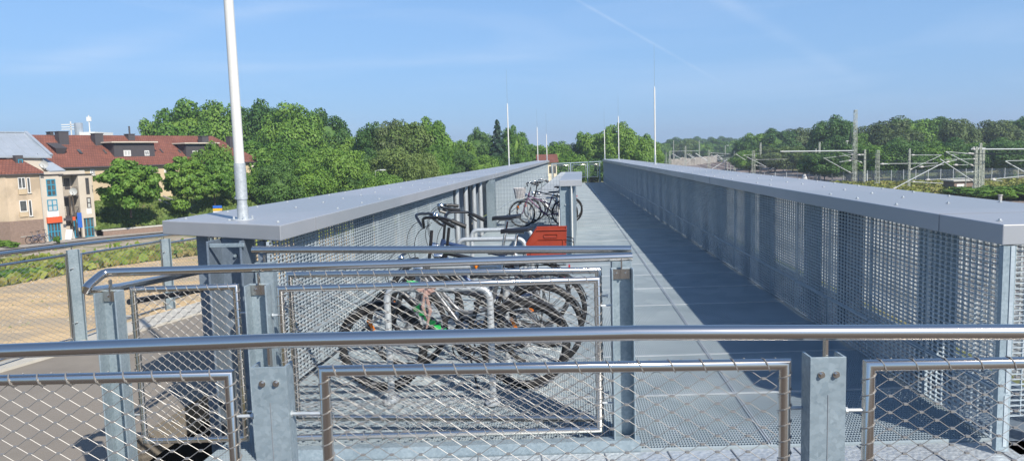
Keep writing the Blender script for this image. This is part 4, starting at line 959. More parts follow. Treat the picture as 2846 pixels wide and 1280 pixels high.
rows = [
 (G1, 'tall rounded tree rising behind the red-roofed terrace, %s from the left', 150, .1, [(402, 272, 110, 'mid'), (462, 241, 150, 'mid'), (555, 240, 150, 'mid'), (648, 246, 130, 'dark'), (735, 249, 140, 'mid'), (808, 270, 125, 'dark'), (858, 318, 100, 'mid')]),
 ('trees in front of the tall dark group', 'full green tree below the tall group right of the white mast, %s from the left', 122, .04, [(430, 345, 110, 'light'), (520, 345, 110, 'mid'), (665, 330, 130, 'mid'), (735, 345, 130, 'mid'), (800, 362, 130, 'mid'), (865, 352, 110, 'mid'), (905, 378, 90, 'dark')]),
 ('low trees above the left parapet', 'low leafy tree just above the left parapet cap, %s from the left', 112, .02, [(640, 420, 100, 'mid'), (700, 400, 110, 'dark'), (765, 405, 120, 'mid'), (835, 415, 110, 'mid'), (895, 420, 90, 'dark'), (960, 425, 100, 'mid')]),
 ('central round trees', 'broad crown in the round central clump, %s from the left', 140, .05, [(940, 300, 100, 'dark'), (985, 288, 90, 'olive'), (1015, 296, 130, 'light'), (1072, 284, 110, 'mid'), (1100, 345, 70, 'mid')]),
 ('lower central trees', 'lower tree at the foot of the round central clump, %s from the left', 125, .02, [(935, 372, 90, 'dark'), (1000, 362, 120, 'light'), (1055, 375, 90, 'light'), (1092, 395, 70, 'mid')]),
 ('trees beyond the left parapet near the middle', 'tree between the round clump and the white rods, %s from the left', 175, .04, [(1128, 352, 70, 'dark'), (1165, 335, 80, 'mid'), (1203, 318, 66, 'dark'), (1292, 306, 66, 'mid'), (1345, 348, 80, 'mid'), (1395, 350, 90, 'mid'), (1440, 352, 70, 'olive')]),
 ('lower trees near the middle', 'small tree low over the left cap near the middle, %s from the left', 150, .02, [(1158, 372, 80, 'dark'), (1215, 385, 80, 'mid'), (1262, 378, 60, 'dark'), (1320, 372, 60, 'mid'), (1365, 385, 70, 'mid'), (1428, 378, 90, 'mid')]),
 ('trees behind the far end of the deck', 'tree behind the end railing of the deck, %s from the left', 170, .02, [(1487, 312, 84, 'mid'), (1520, 350, 60, 'mid'), (1552, 297, 96, 'mid'), (1598, 320, 84, 'mid'), (1632, 345, 60, 'mid'), (1460, 395, 80, 'olive'), (1520, 388, 90, 'dark'), (1575, 385, 90, 'mid'), (1625, 385, 70, 'mid')]),
 ('distant trees above the railway', 'distant hazy tree above the overhead lines, %s from the left', 430, .02, [(1668, 352, 40, 'mid'), (1692, 348, 50, 'dark'), (1728, 346, 60, 'light'), (1768, 352, 50, 'mid'), (1800, 348, 60, 'dark'), (1838, 350, 60, 'mid')]),
 ('far tree line on the horizon', 'faint far-off tree on the horizon right of the second-tallest rod, %s from the left', 640, .02, [(1700, 344, 60, 'dark'), (1745, 341, 60, 'dark'), (1785, 344, 56, 'dark'), (1822, 340, 50, 'dark'), (1850, 348, 50, 'dark')]),
 ('woodland trees right of the railway', 'woodland tree standing back on the right, %s from the left', 260, .03, [(1878, 342, 60, 'dark'), (1908, 322, 90, 'mid'), (1955, 318, 100, 'dark'), (2005, 315, 100, 'olive'), (2050, 322, 90, 'olive')]),
 ('front woodland trees right of the railway', 'lower woodland tree behind the catenary masts, %s from the left', 225, .02, [(1885, 375, 80, 'mid'), (1940, 368, 100, 'olive'), (1995, 362, 90, 'light'), (2045, 365, 90, 'olive')]),
 ('tall woodland trees far right', 'tall woodland tree along the right skyline, %s from the left', 200, .03, [(2098, 287, 100, 'dark'), (2150, 318, 80, 'mid'), (2195, 305, 100, 'olive'), (2245, 292, 120, 'olive'), (2298, 277, 120, 'mid'), (2350, 288, 120, 'dark'), (2405, 288, 110, 'olive'), (2455, 312, 100, 'mid'), (2510, 292, 120, 'olive'), (2570, 286, 120, 'dark'), (2630, 290, 120, 'mid')]),
 ('edge trees far right', 'leafy tree at the woodland edge on the right, %s from the left', 162, .01, [(2075, 372, 110, 'dark'), (2140, 362, 100, 'dark'), (2200, 350, 110, 'mid'), (2265, 345, 120, 'dark'), (2330, 352, 120, 'mid'), (2395, 345, 120, 'dark'), (2460, 355, 120, 'mid'), (2525, 345, 120, 'dark'), (2590, 350, 120, 'mid')]),
]
for g, lab, D, low, L_ in rows:
    for i, (px, top, w, kd) in enumerate(L_): tree(lab % ordn[i], px, top, w, D + random.Random(i + int(D)).uniform(-6, 6), kd, group=g, low=low)
tree('slender dark conifer between the round clump and the tallest left rod', 1250, 300, 74, 165, 'conifer', low=.03)
tree('small pointed conifer just left of the tallest lattice mast', 2141, 322, 26, 185, 'conifer', low=.03)
for i, (px, top, w, D, z0) in enumerate([(350, 388, 166, 88, -4.4), (512, 385, 118, 95, -4.0), (588, 390, 104, 99, -3.8), (650, 405, 80, 104, -3.4)]):
    px2 = px / K if i == 0 else px / K
    tree('bushy street tree on the grass bank before the terrace, %s from the left' % ordn[i], px2, top, w / K * .84, D, 'street', z0=z0, group='street trees on the grass bank', low=.0)
for i, (px, top, w, D) in enumerate([(50, 672, 105, 55), (160, 655, 40, 58), (120, 647, 60, 66), (236, 652, 26, 60), (322, 640, 30, 64), (432, 628, 50, 66), (505, 612, 44, 69), (28, 604, 30, 76), (8, 600, 30, 77), (142, 590, 14, 79)]):
    tree('green bush on the rough ground below the ramp railing, %s of that scatter' % ordn[i], px, top, w, D, 'shrub', group='bushes on the rough ground at left', low=.0, name='shrub')
for i, (px, top, w, D) in enumerate([(2445, 462, 100, 105), (2500, 466, 90, 98), (2555, 458, 110, 100), (2620, 452, 110, 100), (1815, 425, 40, 200), (1790, 432, 40, 190), (1760, 440, 30, 210)]):
    tree('dense shrub beside the railway masts, %s of the row' % ordn[i], px, top, w, D, 'shrub', group='shrubs beside the railway', low=.0, name='shrub')
# grass tufts -------------------------------------------------------------------
def inpoly(x, y, P):
    c = np.zeros(len(x), bool); n = len(P)
    for i in range(n):
        x0, y0 = P[i][0], P[i][1]; x1, y1 = P[(i + 1) % n][0], P[(i + 1) % n][1]
        k = ((y0 > y) != (y1 > y)); xi = (x1 - x0) * (y - y0) / ((y1 - y0) if y1 != y0 else 1e-9) + x0; c ^= (k & (x < xi))
    return c
def blades(name, label, P, n, hgt, mname, z, seed, zf=None, clump=.5):
    rs = np.random.RandomState(seed); xs = [p[0] for p in P]; ys = [p[1] for p in P]
    x = rs.uniform(min(xs), max(xs), n * 3); y = rs.uniform(min(ys), max(ys), n * 3); k = inpoly(x, y, P)
    f = np.sin(x * .9 + 1.3 * np.sin(y * .5)) + np.sin(y * 1.1 + 2 * np.sin(x * .4)) + rs.normal(size=len(x)) * .8; k &= f > clump; x = x[k][:n]; y = y[k][:n]; n = len(x)
    h = hgt * rs.uniform(.4, 1.3, n); zz = (np.full(n, z) if zf is None else np.array([zf(a, b) for a, b in zip(x, y)])) + h * .4
    C = np.stack([x, y, zz], 1); Nn = np.stack([rs.normal(size=n), rs.normal(size=n), .3 * rs.normal(size=n)], 1)
    me = quads_mesh(name, C, Nn, h, mname, 1.0, seed); o = link(name, me, None); tag(o, label, 'grass', kind='stuff')
gp = [(p.x, p.y) for p in bd3] + [(p.x, p.y) for p in bd4[::-1]]
blades('grass', 'green and dry grass growing between the rubble and the sandy ground', gp, 30000, .75, 'grass_blades', ZG, 3, clump=.2)
blades('dry_grass', 'dry straw coloured grass edging the sandy ground', gp, 26000, .6, 'dry_blades', ZG, 4, clump=-1.2)
rp_ = [(p.x, p.y) for p in bd2] + [(p.x, p.y) for p in bd3[::-1]]
blades('weeds', 'weeds scattered over the rubble strip along the street', rp_, 5000, .5, 'grass_blades', ZG, 5, clump=1.6)
rg = [at(2050, 505, ZG), at(2300, 475, ZG), at(2846, 480, ZG), at(2846, 545, ZG), at(2500, 540, ZG)]
rg = [(40, 140), (66, 100), (100, 100), (125, 128), (60, 150)]
blades('meadow', 'yellow and green tall grass between the railway and the wood', rg, 26000, .9, 'dry_blades', ZG, 6, clump=-.3)
blades('meadow_weeds', 'green weeds among the yellow grass by the railway', rg, 12000, 1.0, 'grass_blades', ZG, 7, clump=1.0)
# grass bank ---------------------------------------------------------------------
Pb = [at(272, 658, ZG), at(460, 641, ZG)]; Pb = [Vector((p[0], p[1], 0)) for p in Pb]; ub = (Pb[1] - Pb[0]).normalized(); nb = Vector((-ub.y, ub.x, 0))
if nb.y < 0: nb = -nb
Pb[1] = Pb[1] + ub * 45
prof = [(.25, -5.75), (4, -4.6), (8, -3.6), (12, -3.05), (60, -3.0)]
m = MB(); nn = 24
for i in range(nn + 1):
    p = Pb[0] + (Pb[1] - Pb[0]) * i / nn
    for d, z in prof: q = p + nb * d; m.v.append((q.x, q.y, z + .15 * math.sin(i * 1.7 + d)))
for i in range(nn):
    for j in range(len(prof) - 1): a = i * len(prof) + j; m.f.append((a, a + len(prof), a + len(prof) + 1, a + 1)); m.m.append(0)
tag(build('grass_bank', m, ['bank_green'], smooth=True), None, kind='structure')
def zbank(x, y):
    d = (Vector((x, y, 0)) - Pb[0]).dot(nb); 
    for (d0, z0), (d1, z1) in zip(prof, prof[1:]):
        if d <= d1: return z0 + (z1 - z0) * max(0, (d - d0)) / (d1 - d0)
    return -3
q0 = Pb[0] + nb * .3; q1 = Pb[1] + nb * .3; q2 = Pb[1] + nb * 12; q3 = Pb[0] + nb * 12
blades('bank_grass', 'bright green ground cover on the bank below the terrace', [(q.x, q.y) for q in (q0, q1, q2, q3)], 22000, .40, 'leaf_light', 0, 8, zf=zbank, clump=-1.0)
t = thing('retaining_wall', 'low brick retaining wall with pale coping at the foot of the grass bank', 'wall', (Pb[0].x, Pb[0].y, ZG), math.atan2(ub.y, ub.x))
m = MB(); m.box(.6, 18, -.1, .2, 0, .62); build('brickwork', m, ['stone_brown'], t); m = MB(); m.box(.5, 18.1, -.16, .26, .62, .78); build('coping', m, ['kerb'], t)
t = thing('garden_steps', 'concrete steps with slanting side walls climbing the bank between the street trees', 'steps', (Pb[0].x + ub.x * 12.6, Pb[0].y + ub.y * 12.6, ZG), math.atan2(ub.y, ub.x) + .25)
for x in (0, 1.7):
    m = MB(); m.add([(x, .3, .3), (x + .2, .3, .3), (x + .2, 11, 2.9), (x, 11, 2.9), (x, .3, 1.1), (x + .2, .3, 1.1), (x + .2, 11, 3.9), (x, 11, 3.9)], [(0, 3, 2, 1), (4, 5, 6, 7), (0, 1, 5, 4), (1, 2, 6, 5), (2, 3, 7, 6), (3, 0, 4, 7)]); build('side_wall', m, ['pavement'], t)
m = MB()
for k in range(16): m.box(.205, 1.695, .4 + k * .65, 1.05 + k * .65, -.2, .35 + k * .175)
build('treads', m, ['kerb'], t)
# ================================================================== buildings
class Bld:
    """front plane through two ground points; local x along the front, y backwards, z up from the ground"""
    def __init__(s, name, label, cat, p0, p1, z0=ZG):
        s.p0, s.p1, s.z0 = p0, p1, z0; s.ang = math.atan2(p1[1] - p0[1], p1[0] - p0[0]); s.t = thing(name, label, cat, (p0[0], p0[1], z0), s.ang)
    def uv(s, px, py): u, z = on_plane(px, py, s.p0, s.p1); return u, z - s.z0
    def solve(s, px, py, y0, z0, y1, z1):
        """point on the sloping plane spanned by local lines (y0,z0) and (y1,z1), both along x"""
        r = ray(px, py); c, sn = math.cos(s.ang), math.sin(s.ang); lr = (r[0] * c + r[1] * sn, -r[0] * sn + r[1] * c, r[2]); o = (-(s.p0[0] * c + s.p0[1] * sn), (s.p0[0] * sn - s.p0[1] * c), H - s.z0)
        k = (z1 - z0) / (y1 - y0); t = (z0 + k * (o[1] - y0) - o[2]) / (lr[2] - k * lr[1]); return o[0] + lr[0] * t, o[1] + lr[1] * t, o[2] + lr[2] * t
    def window(s, r, fm='window_white', y=0., mull=1, trans=0, pane='pane', fw=.08, sill=True, name='window'):
        a = s.uv(r[0], r[1]); b = s.uv(r[2], r[3]); u0, u1 = a[0], b[0]; z1, z0 = (a[1]), (b[1])
        m = MB(); y0 = y - .03
        m.box(u0, u1, y0, y + .0, z0, z0 + fw); m.box(u0, u1, y0, y, z1 - fw, z1); m.box(u0, u0 + fw, y0, y, z0 + fw, z1 - fw); m.box(u1 - fw, u1, y0, y, z0 + fw, z1 - fw)
        for k in range(mull): x = u0 + (u1 - u0) * (k + 1) / (mull + 1); m.box(x - fw * .55, x + fw * .55, y0, y, z0 + fw, z1 - fw)
        for k in range(trans): z = z0 + (z1 - z0) * (k + 1) / (trans + 1); m.box(u0 + fw, u1 - fw, y0 - .004, y - .004, z - fw * .5, z + fw * .5)
        w = build(name, m, [fm], s.t); p = MB(); p.box(u0 + .01, u1 - .01, y - .006, y + .02, z0 + .01, z1 - .01); build('pane', p, [pane], w)
        if sill: p = MB(); p.box(u0 - .06, u1 + .06, y - .12, y, z0 - .06, z0 - .002); build('sill', p, ['kerb'], w)
        return w
Zm = lambda x, y: (x / 3.133, 330 + y / 3.133)       # reference close-up of the left buildings
Zr = lambda a, b, c, d: (*Zm(a, b), *Zm(c, d))
# brown corner house
pA0 = at(33, 683, ZG); pA1 = at(126, 673, ZG)
A_ = Bld('corner_house', 'beige rendered corner house with red hipped roof and brown stone base at the left edge', 'house', pA0, pA1)
LA = math.hypot(pA1[0] - pA0[0], pA1[1] - pA0[1]); zs = A_.uv(*Zm(200, 885))[1]; ze = A_.uv(*Zm(200, 478))[1]
ca, sa = math.cos(-A_.ang - .0), math.sin(-A_.ang)
lf = (-9 * math.cos(-A_.ang + .02), -9 * math.sin(-A_.ang + .02))  # second face runs leftwards, square to the view
bk = (lf[0] - 1, lf[1] + 9)
foot = [(0, 0), (LA, 0), (LA - .4, 9), (-3, 12), (lf[0], 12), (lf[0], lf[1])]
m = MB(); m.poly(foot, zs, ze); build('wall', m, ['render_brown'], A_.t)
grow = [(0, -.04), (LA + .02, -.04), (LA - .3, 9.05), (-3, 12.05), (lf[0], 12.05), (lf[0], lf[1] - .04)]
m = MB(); m.poly(grow, -.1, zs - .002); build('stone_base', m, ['stone_brown'], A_.t)
m = MB(); ov = .35; E_ = [(0 - .05, -ov), (LA + ov, -ov), (LA + .1, 9.4), (-3, 12.4), (lf[0], 12.4), (lf[0] - ov, lf[1] - ov)]; ap = [(LA * .10, 5.5, ze + 3.9), (lf[0] - 1, 5.5 + lf[1] * .5, ze + 4.6)]
V = [(p[0], p[1], ze) for p in E_] + [(p[0], p[1], ze + .18) for p in E_] + ap
m.add(V, [(0, 1, 7, 6), (1, 2, 8, 7), (5, 0, 6, 11), (6, 7, 12), (7, 8, 12), (8, 9, 13, 12), (6, 12, 13, 11), (9, 10, 13), (10, 11, 13)]); build('roof', m, ['roof_tiles'], A_.t)
m = MB(); m.poly([(p[0], p[1]) for p in E_], ze - .12, ze - .002); build('gutter', m, ['slate'], A_.t)
for r, mu in ((Zr(152, 512, 226, 605), 1), (Zr(229, 512, 271, 645), 0), (Zr(166, 712, 240, 805), 0), (Zr(243, 708, 286, 845), 0), (Zr(172, 912, 313, 1012), 2)): A_.window(r, mull=mu, fw=.06)
for r in (Zr(158, 610, 232, 655), Zr(168, 810, 244, 850)):
    a = A_.uv(r[0], r[1]); b = A_.uv(r[2], r[3]); m = MB(); m.box(a[0], b[0], -.10, 0, b[1], a[1]); build('apron', m, ['render_beige'], A_.t)
for r in (Zr(-20, 515, 16, 612), Zr(-20, 720, 33, 820)):
    a = A_.uv(r[0], r[1]); b = A_.uv(r[2], r[3]); u1 = (b[0]) ; m = MB(); x0, x1 = -3.2, -1.45 if r[1] < 520 else -.95
    c_, s_ = math.cos(-A_.ang + .02), math.sin(-A_.ang + .02); P3 = lambda d, off, z: (d * c_ + off * s_, d * s_ - off * c_, z)
    m.add([P3(x0, .05, b[1]), P3(x1, .05, b[1]), P3(x1, .0, b[1]), P3(x0, .0, b[1]), P3(x0, .05, a[1]), P3(x1, .05, a[1]), P3(x1, 0, a[1]), P3(x0, 0, a[1])], [(0, 3, 2, 1), (4, 5, 6, 7), (0, 1, 5, 4), (1, 2, 6, 5), (2, 3, 7, 6), (3, 0, 4, 7)])
    w = build('window', m, ['window_white'], A_.t)
    m = MB(); m.add([P3(x0 + .1, .06, b[1] + .12), P3(x1 - .12, .06, b[1] + .12), P3(x1 - .12, .06, a[1] - .12), P3(x0 + .1, .06, a[1] - .12)], [(0, 1, 2, 3)]); build('pane', m, ['pane'], w)
m = MB(); m.cyl((LA + .05, -.08, 0), (LA + .05, -.08, ze), .05, 8); build('downpipe', m, ['kerb'], A_.t)
# grey shop house
pB0 = at(127.5, 672.5, ZG); pB1 = at(270, 656, ZG)
B_ = Bld('shop_house', 'narrow grey rendered shop house with blue window frames and metal roof', 'house', pB0, pB1); LB = math.hypot(pB1[0] - pB0[0], pB1[1] - pB0[1])
U = lambda x, y: B_.uv(*Zm(x, y))
uL = (U(360, 700)[0], U(556, 700)[0]); uR = (U(694, 700)[0], LB); zl = U(450, 490)[1]; zr_ = U(760, 485)[1]; zc_ = U(580, 455)[1]
zshop = U(760, 862)[1]
m = MB(); m.box(uL[0] + .02, LB, 1.3, 9, 0, zc_); build('wall', m, ['render_grey'], B_.t)
m = MB(); m.box(uL[0], uL[1], 0, 1.299, 0, zl); build('left_bay', m, ['render_grey'], B_.t)
m = MB(); m.box(uR[0], uR[1], 0, 1.299, zshop, zr_); m.box(uL[1] + .8, uR[0] - .002, .5, 1.299, 0, .3); m.box(uR[0] + .0, uR[0] + .25, 0, .25, 0, zshop - .002); m.box(LB - .2, LB, 0, .25, 0, zshop - .002); build('right_bay', m, ['render_grey'], B_.t)
m = MB(); m.box(uL[0] - .12, uL[1] + .12, -.14, 1.3, zl + .002, zl + .10); m.box(uR[0] - 2.2, LB + .1, -.14, 1.3, zr_ + .002, zr_ + .10); build('parapet', m, ['slate'], B_.t)
# upper storey and metal roofs
g0 = U(265, 485)[0]; g1 = U(505, 400)[0]; zt = U(300, 335)[1]
m = MB(); m.add([(g0 - 1.2, 2.0, zl + .1), (g1 + .3, 2.0, zl + .1), (g1 + .3, 8, zl + .1), (g0 - 1.2, 8, zl + .1), (g0 - 1.2, 2.0, zt + .2), (g0 + 2.2, 2.0, zt + .2), (g0 + 2.2, 8, zt + .2), (g0 - 1.2, 8, zt + .2), (g1 + .3, 2.0, U(505, 455)[1]), (g1 + .3, 8, U(505, 455)[1])], [(0, 1, 8, 5, 4), (1, 2, 9, 8), (3, 0, 4, 7), (5, 6, 7, 4), (5, 8, 9, 6)]); build('upper_wall', m, ['render_grey'], B_.t)
m = MB(); q4 = [U(375, 340), U(512, 336), U(628, 446), U(490, 452)]; V = [(q4[3][0], 1.25, q4[3][1]), (q4[2][0], 1.25, q4[2][1]), (q4[1][0], 2.6, q4[1][1]), (q4[0][0], 2.6, q4[0][1])]; m.add(V + [(x, y + .05, z - .14) for x, y, z in V], [(0, 1, 2, 3), (7, 6, 5, 4), (0, 4, 5, 1), (1, 5, 6, 2), (2, 6, 7, 3), (3, 7, 4, 0)]); build('side_roof', m, ['metal_roof'], B_.t); m = MB(); zA, zB = zt + .32, U(560, 450)[1] + .05; xA, xB = g0 + 2.0, U(622, 450)[0] - .2
m.add([(xA, 1.8, zA), (g1 + .4, 1.8, zB), (xB, 4.2, zB), (xB - 1.5, 7.5, zA), (xA, 1.8, zA + .12), (g1 + .4, 1.8, zB + .12), (xB, 4.2, zB + .12), (xB - 1.5, 7.5, zA + .12)], [(0, 3, 2, 1), (4, 5, 6, 7), (0, 1, 5, 4), (1, 2, 6, 5), (2, 3, 7, 6), (3, 0, 4, 7)]); build('side_roof', m, ['metal_roof'], B_.t)
ye, yr_ = 2.0, 8.0; zE = U(100, 328)[1] + .25; 
rgp = B_.solve(*Zm(222, 122), ye, zE, yr_, zE + 4.0); egp = B_.solve(*Zm(450, 326), ye, zE, yr_, zE + 4.0)
m = MB(); top = [(-9, ye, zE), (egp[0], egp[1], egp[2]), (rgp[0], rgp[1], rgp[2]), (-9, rgp[1], rgp[2])]
V = top + [(x, y, z - .2) for x, y, z in top] + [(-9, rgp[1] * 2 - ye, zE), (egp[0], rgp[1] * 2 - ye, zE)]
m.add(V, [(0, 1, 2, 3), (7, 6, 5, 4), (0, 4, 5, 1), (1, 5, 6, 2), (3, 2, 9, 8), (2, 6, 9)]); rf = build('roof', m, ['metal_roof'], B_.t)
m = MB()
d = (Vector(top[2]) - Vector(top[1])); e0 = Vector(top[1]); 
for k in range(14):
    x = -8.5 + k * 1.05
    if x < rgp[0]: m.beam((x, ye, zE + .02), (x, rgp[1], rgp[2] + .02), .05, .06)
m.beam(Vector(top[1]) + Vector((0, 0, .1)), Vector(top[2]) + Vector((0, 0, .1)), .35, .22); m.beam((-9, rgp[1], rgp[2] + .05), (rgp[0], rgp[1], rgp[2] + .05), .25, .12)
build('roof_seams', m, ['metal_roof'], rf)
m = MB(); a = U(205, 315); b = U(262, 395); m.box(a[0] - .2, b[0], 1.2, 2.6, b[1], a[1]); dm = build('dormer', m, ['slate'], B_.t); B_.window(Zr(210, 350, 255, 392), 'window_blue', y=1.199, mull=0, sill=False)
m = MB(); m.box(-7.5, egp[0] - 1.0, 3.2, rgp[1] * 2 - ye - 1, zc_, zE + .6); build('attic_wall', m, ['render_grey'], B_.t)
for r, mu, tr, fm, pn in ((Zr(398, 527, 493, 670), 1, 2, 'window_blue', 'pane'), (Zr(408, 705, 505, 800), 1, 1, 'window_blue', 'curtain'), (Zr(410, 802, 512, 852), 1, 0, 'window_white', 'window_white'), (Zr(410, 905, 538, 1052), 3, 1, 'window_blue', 'pane'),
                      (Zr(740, 515, 782, 655), 0, 2, 'slate', 'pane'), (Zr(752, 685, 796, 775), 0, 1, 'slate', 'curtain'), (Zr(752, 778, 798, 825), 0, 0, 'window_white', 'window_white')):
    B_.window(r, fm, y=0 if r[0] < 400 else 0, mull=mu, trans=tr, pane=pn, fw=.10, sill=False)
B_.window(Zr(728, 868, 836, 1020), 'window_blue', y=.20, mull=2, trans=1, pane='pane', sill=False, fw=.10)
B_.window(Zr(640, 875, 706, 1030), 'window_blue', y=.5, mull=1, trans=1, pane='pane', sill=False, fw=.10)
B_.window(Zr(615, 518, 668, 612), 'slate', y=1.29, mull=1, pane='pane', sill=False); B_.window(Zr(625, 690, 678, 838), 'slate', y=1.29, mull=1, pane='pane', sill=False)
a = U(402, 858); b = U(536, 898); m = MB(); m.box(a[0], b[0], -.22, -.01, b[1], a[1]); build('shop_sign', m, ['orange_sign'], B_.t)
a = U(590, 852); b = U(618, 882); m = MB(); m.box(a[0], b[0], -.9, -.82, b[1], a[1]); m.box(a[0] - 1.0, a[0] - .02, -.9, -.84, b[1] + .05, a[1] - .05, 1); build('hanging_sign', m, ['orange_sign', 'slate'], B_.t)
for y_ in (672, 845):
    z = U(630, y_)[1]; m = MB(); m.box(uL[1] + .05, uR[0] - .05, .1, 1.28, z - .12, z); bl = build('balcony', m, ['slate'], B_.t); m = MB(); n_ = 12
    for k in range(n_ + 1): x = uL[1] + .1 + (uR[0] - uL[1] - .2) * k / n_; m.box(x - .012, x + .012, .12, .145, z, z + .95)
    m.box(uL[1] + .08, uR[0] - .08, .11, .155, z + .95, z + 1.0); build('balustrade', m, ['slate'], bl)
a = U(606, 700); m = MB(); m.tube([(a[0], .0, U(606, 665)[1]), (a[0], 0, U(606, 1000)[1])], .09, 8); m.tube([(a[0] + .35, .0, U(606, 665)[1]), (a[0] + .5, 0, U(606, 1000)[1])], .07, 8); build('stand_pipe', m, ['bark'], B_.t)
a = U(650, 915); b = U(612, 1000); t = thing('banner', 'blue advertising banner on a stand outside the shop door', 'banner', (0, 0, 0)); 
pw = Vector((pB0[0], pB0[1], 0)) + Vector((math.cos(B_.ang), math.sin(B_.ang), 0)) * a[0] - Vector((-math.sin(B_.ang), math.cos(B_.ang), 0)) * 1.2; t.location = (pw.x, pw.y, ZG + .1)
m = MB(); m.box(-.35, .15, -.02, .02, 1.2, 2.9); build('cloth', m, ['blue_sign'], t); m = MB(); m.cyl((-.36, 0, 0), (-.36, 0, 3.0), .03, 8); m.box(-.8, .4, -.3, .3, 0, .08); build('stand', m, ['slate'], t)
t = thing('sandwich_board', 'white sandwich board on the pavement by the shop', 'sign', (pw.x - .9, pw.y - .8, ZG + .1)); m = MB(); m.hexa([(-.35, -.4, 0), (.35, -.4, 0), (.35, -.36, 0), (-.35, -.36, 0), (-.35, -.03, 1.1), (.35, -.03, 1.1), (.35, .0, 1.1), (-.35, .0, 1.1)]); m.hexa([(-.35, .36, 0), (.35, .36, 0), (.35, .4, 0), (-.35, .4, 0), (-.35, .0, 1.09), (.35, .0, 1.09), (.35, .03, 1.09), (-.35, .03, 1.09)]); build('boards', m, ['window_white'], t)
def dish(lab, B, x, y, r, back):
    u, z = B.uv(*Zm(x, y)); w = Vector((B.p0[0], B.p0[1], 0)) + Vector((math.cos(B.ang), math.sin(B.ang), 0)) * u + Vector((-math.sin(B.ang), math.cos(B.ang), 0)) * back
    t = thing('satellite_dish', lab, 'satellite dish', (w.x, w.y, z + B.z0), .2); m = MB(); n = 18
    V = [(0, 0, 0)]; rings = 3
    for j in range(1, rings + 1):
        for k in range(n): a = 2 * PI * k / n; q = j / rings; V.append((math.cos(a) * r * q, -.18 * r * q * q * 1.5, math.sin(a) * r * q))
    F = [(0, 1 + k, 1 + (k + 1) % n) for k in range(n)] + [(1 + (j - 1) * n + k, 1 + j * n + k, 1 + j * n + (k + 1) % n, 1 + (j - 1) * n + (k + 1) % n) for j in range(1, rings) for k in range(n)]
    m.add(V, F); build('reflector_bowl', m, ['curtain'], t, smooth=True); m = MB(); m.tube([(0, 0, -r), (0, -r * 1.0, -.1), (0, -r * 1.0, 0)], .02, 6); m.tube([(0, 0, 0), (0, .25, 0), (0, .25, -r * 1.4)], .03, 6); build('arm', m, ['slate'], t)
dish('white satellite dish on the balcony of the grey shop house', B_, 632, 632, .42, -.2)
dish('cream satellite dish on the flat roof beside the metal roof', B_, 375, 398, .42, -.25)
# long terrace with red roof
Zc = lambda x, y: (260 + x / 3.864, 340 + y / 3.864)
ze_w = 1.65
def atD(px, py, z): return at(px, py, z)
eL = atY(194, 461.6, 97.); eR = atY(724, 450, 124.)
C_ = Bld('terrace', 'long beige terrace with red tiled roof, dark chimneys and two flat dormers', 'house', (eL.x - 4, eL.y - 4 * (eR.y - eL.y) / (eR.x - eL.x)), (eR.x, eR.y), -3.2)
LC = math.hypot(C_.p1[0] - C_.p0[0], C_.p1[1] - C_.p0[1]); ze = 1.62 + 3.2; hr = 4.4; yr2 = 5.2
m = MB(); m.box(-12, LC, 0, 10.4, -3.4, ze); build('wall', m, ['render_beige'], C_.t)
m = MB(); ov = .4; hipx = LC - 5.0
V = [(-12, -ov, ze), (LC + ov, -ov, ze), (LC + ov, 10.8, ze), (-12, 10.8, ze), (-12, yr2, ze + hr), (hipx, yr2, ze + hr)]
m.add(V, [(0, 1, 5, 4), (1, 2, 5), (2, 3, 4, 5), (3, 0, 4), (0, 3, 2, 1)]); crf = build('roof', m, ['roof_tiles'], C_.t)
crf.data.transform(Matrix.Identity(4))
m = MB(); m.box(-12, LC + ov, -ov - .12, -ov + .0, ze - .12, ze + .03); m.box(-12, LC + ov - .02, -ov + .002, -.002, ze - .16, ze - .004); build('gutter', m, ['slate'], C_.t)
S_ = lambda px, py: C_.solve(px, py, -ov, ze, yr2, ze + hr)
def chim(px0, py0, px1, py1, nm='chimney', mt_='slate'):
    b0 = S_(px0, py1); b1 = S_(px1, py1); hgt = (py1 - py0) / FPX * (C_.p0[1] + (C_.p1[1] - C_.p0[1]) * b0[0] / LC + b0[1]); m = MB(); m.box(b0[0], b1[0], b0[1], b0[1] + 1.0, b0[2] - .5, b0[2] + hgt); m.box(b0[0] - .06, b1[0] + .06, b0[1] - .06, b0[1] + 1.06, b0[2] + hgt + .002, b0[2] + hgt + .1); build(nm, m, [mt_], crf)
for r in ((*Zm(520, 118), *Zm(606, 226)), (*Zm(834, 135), *Zm(906, 232)), (*Zc(1175, 155), *Zc(1243, 275)), (*Zc(1470, 160), *Zc(1532, 275)), (*Zc(378, 132), *Zc(448, 195)), (*Zm(440, 118), *Zm(468, 146))): chim(*r)
m = MB(); p = S_(*Zc(412, 150)); m.cyl((p[0], p[1] + .5, p[2]), (p[0], p[1] + .5, p[2] + 1.5), .12, 8); build('vent', m, ['slate'], crf)
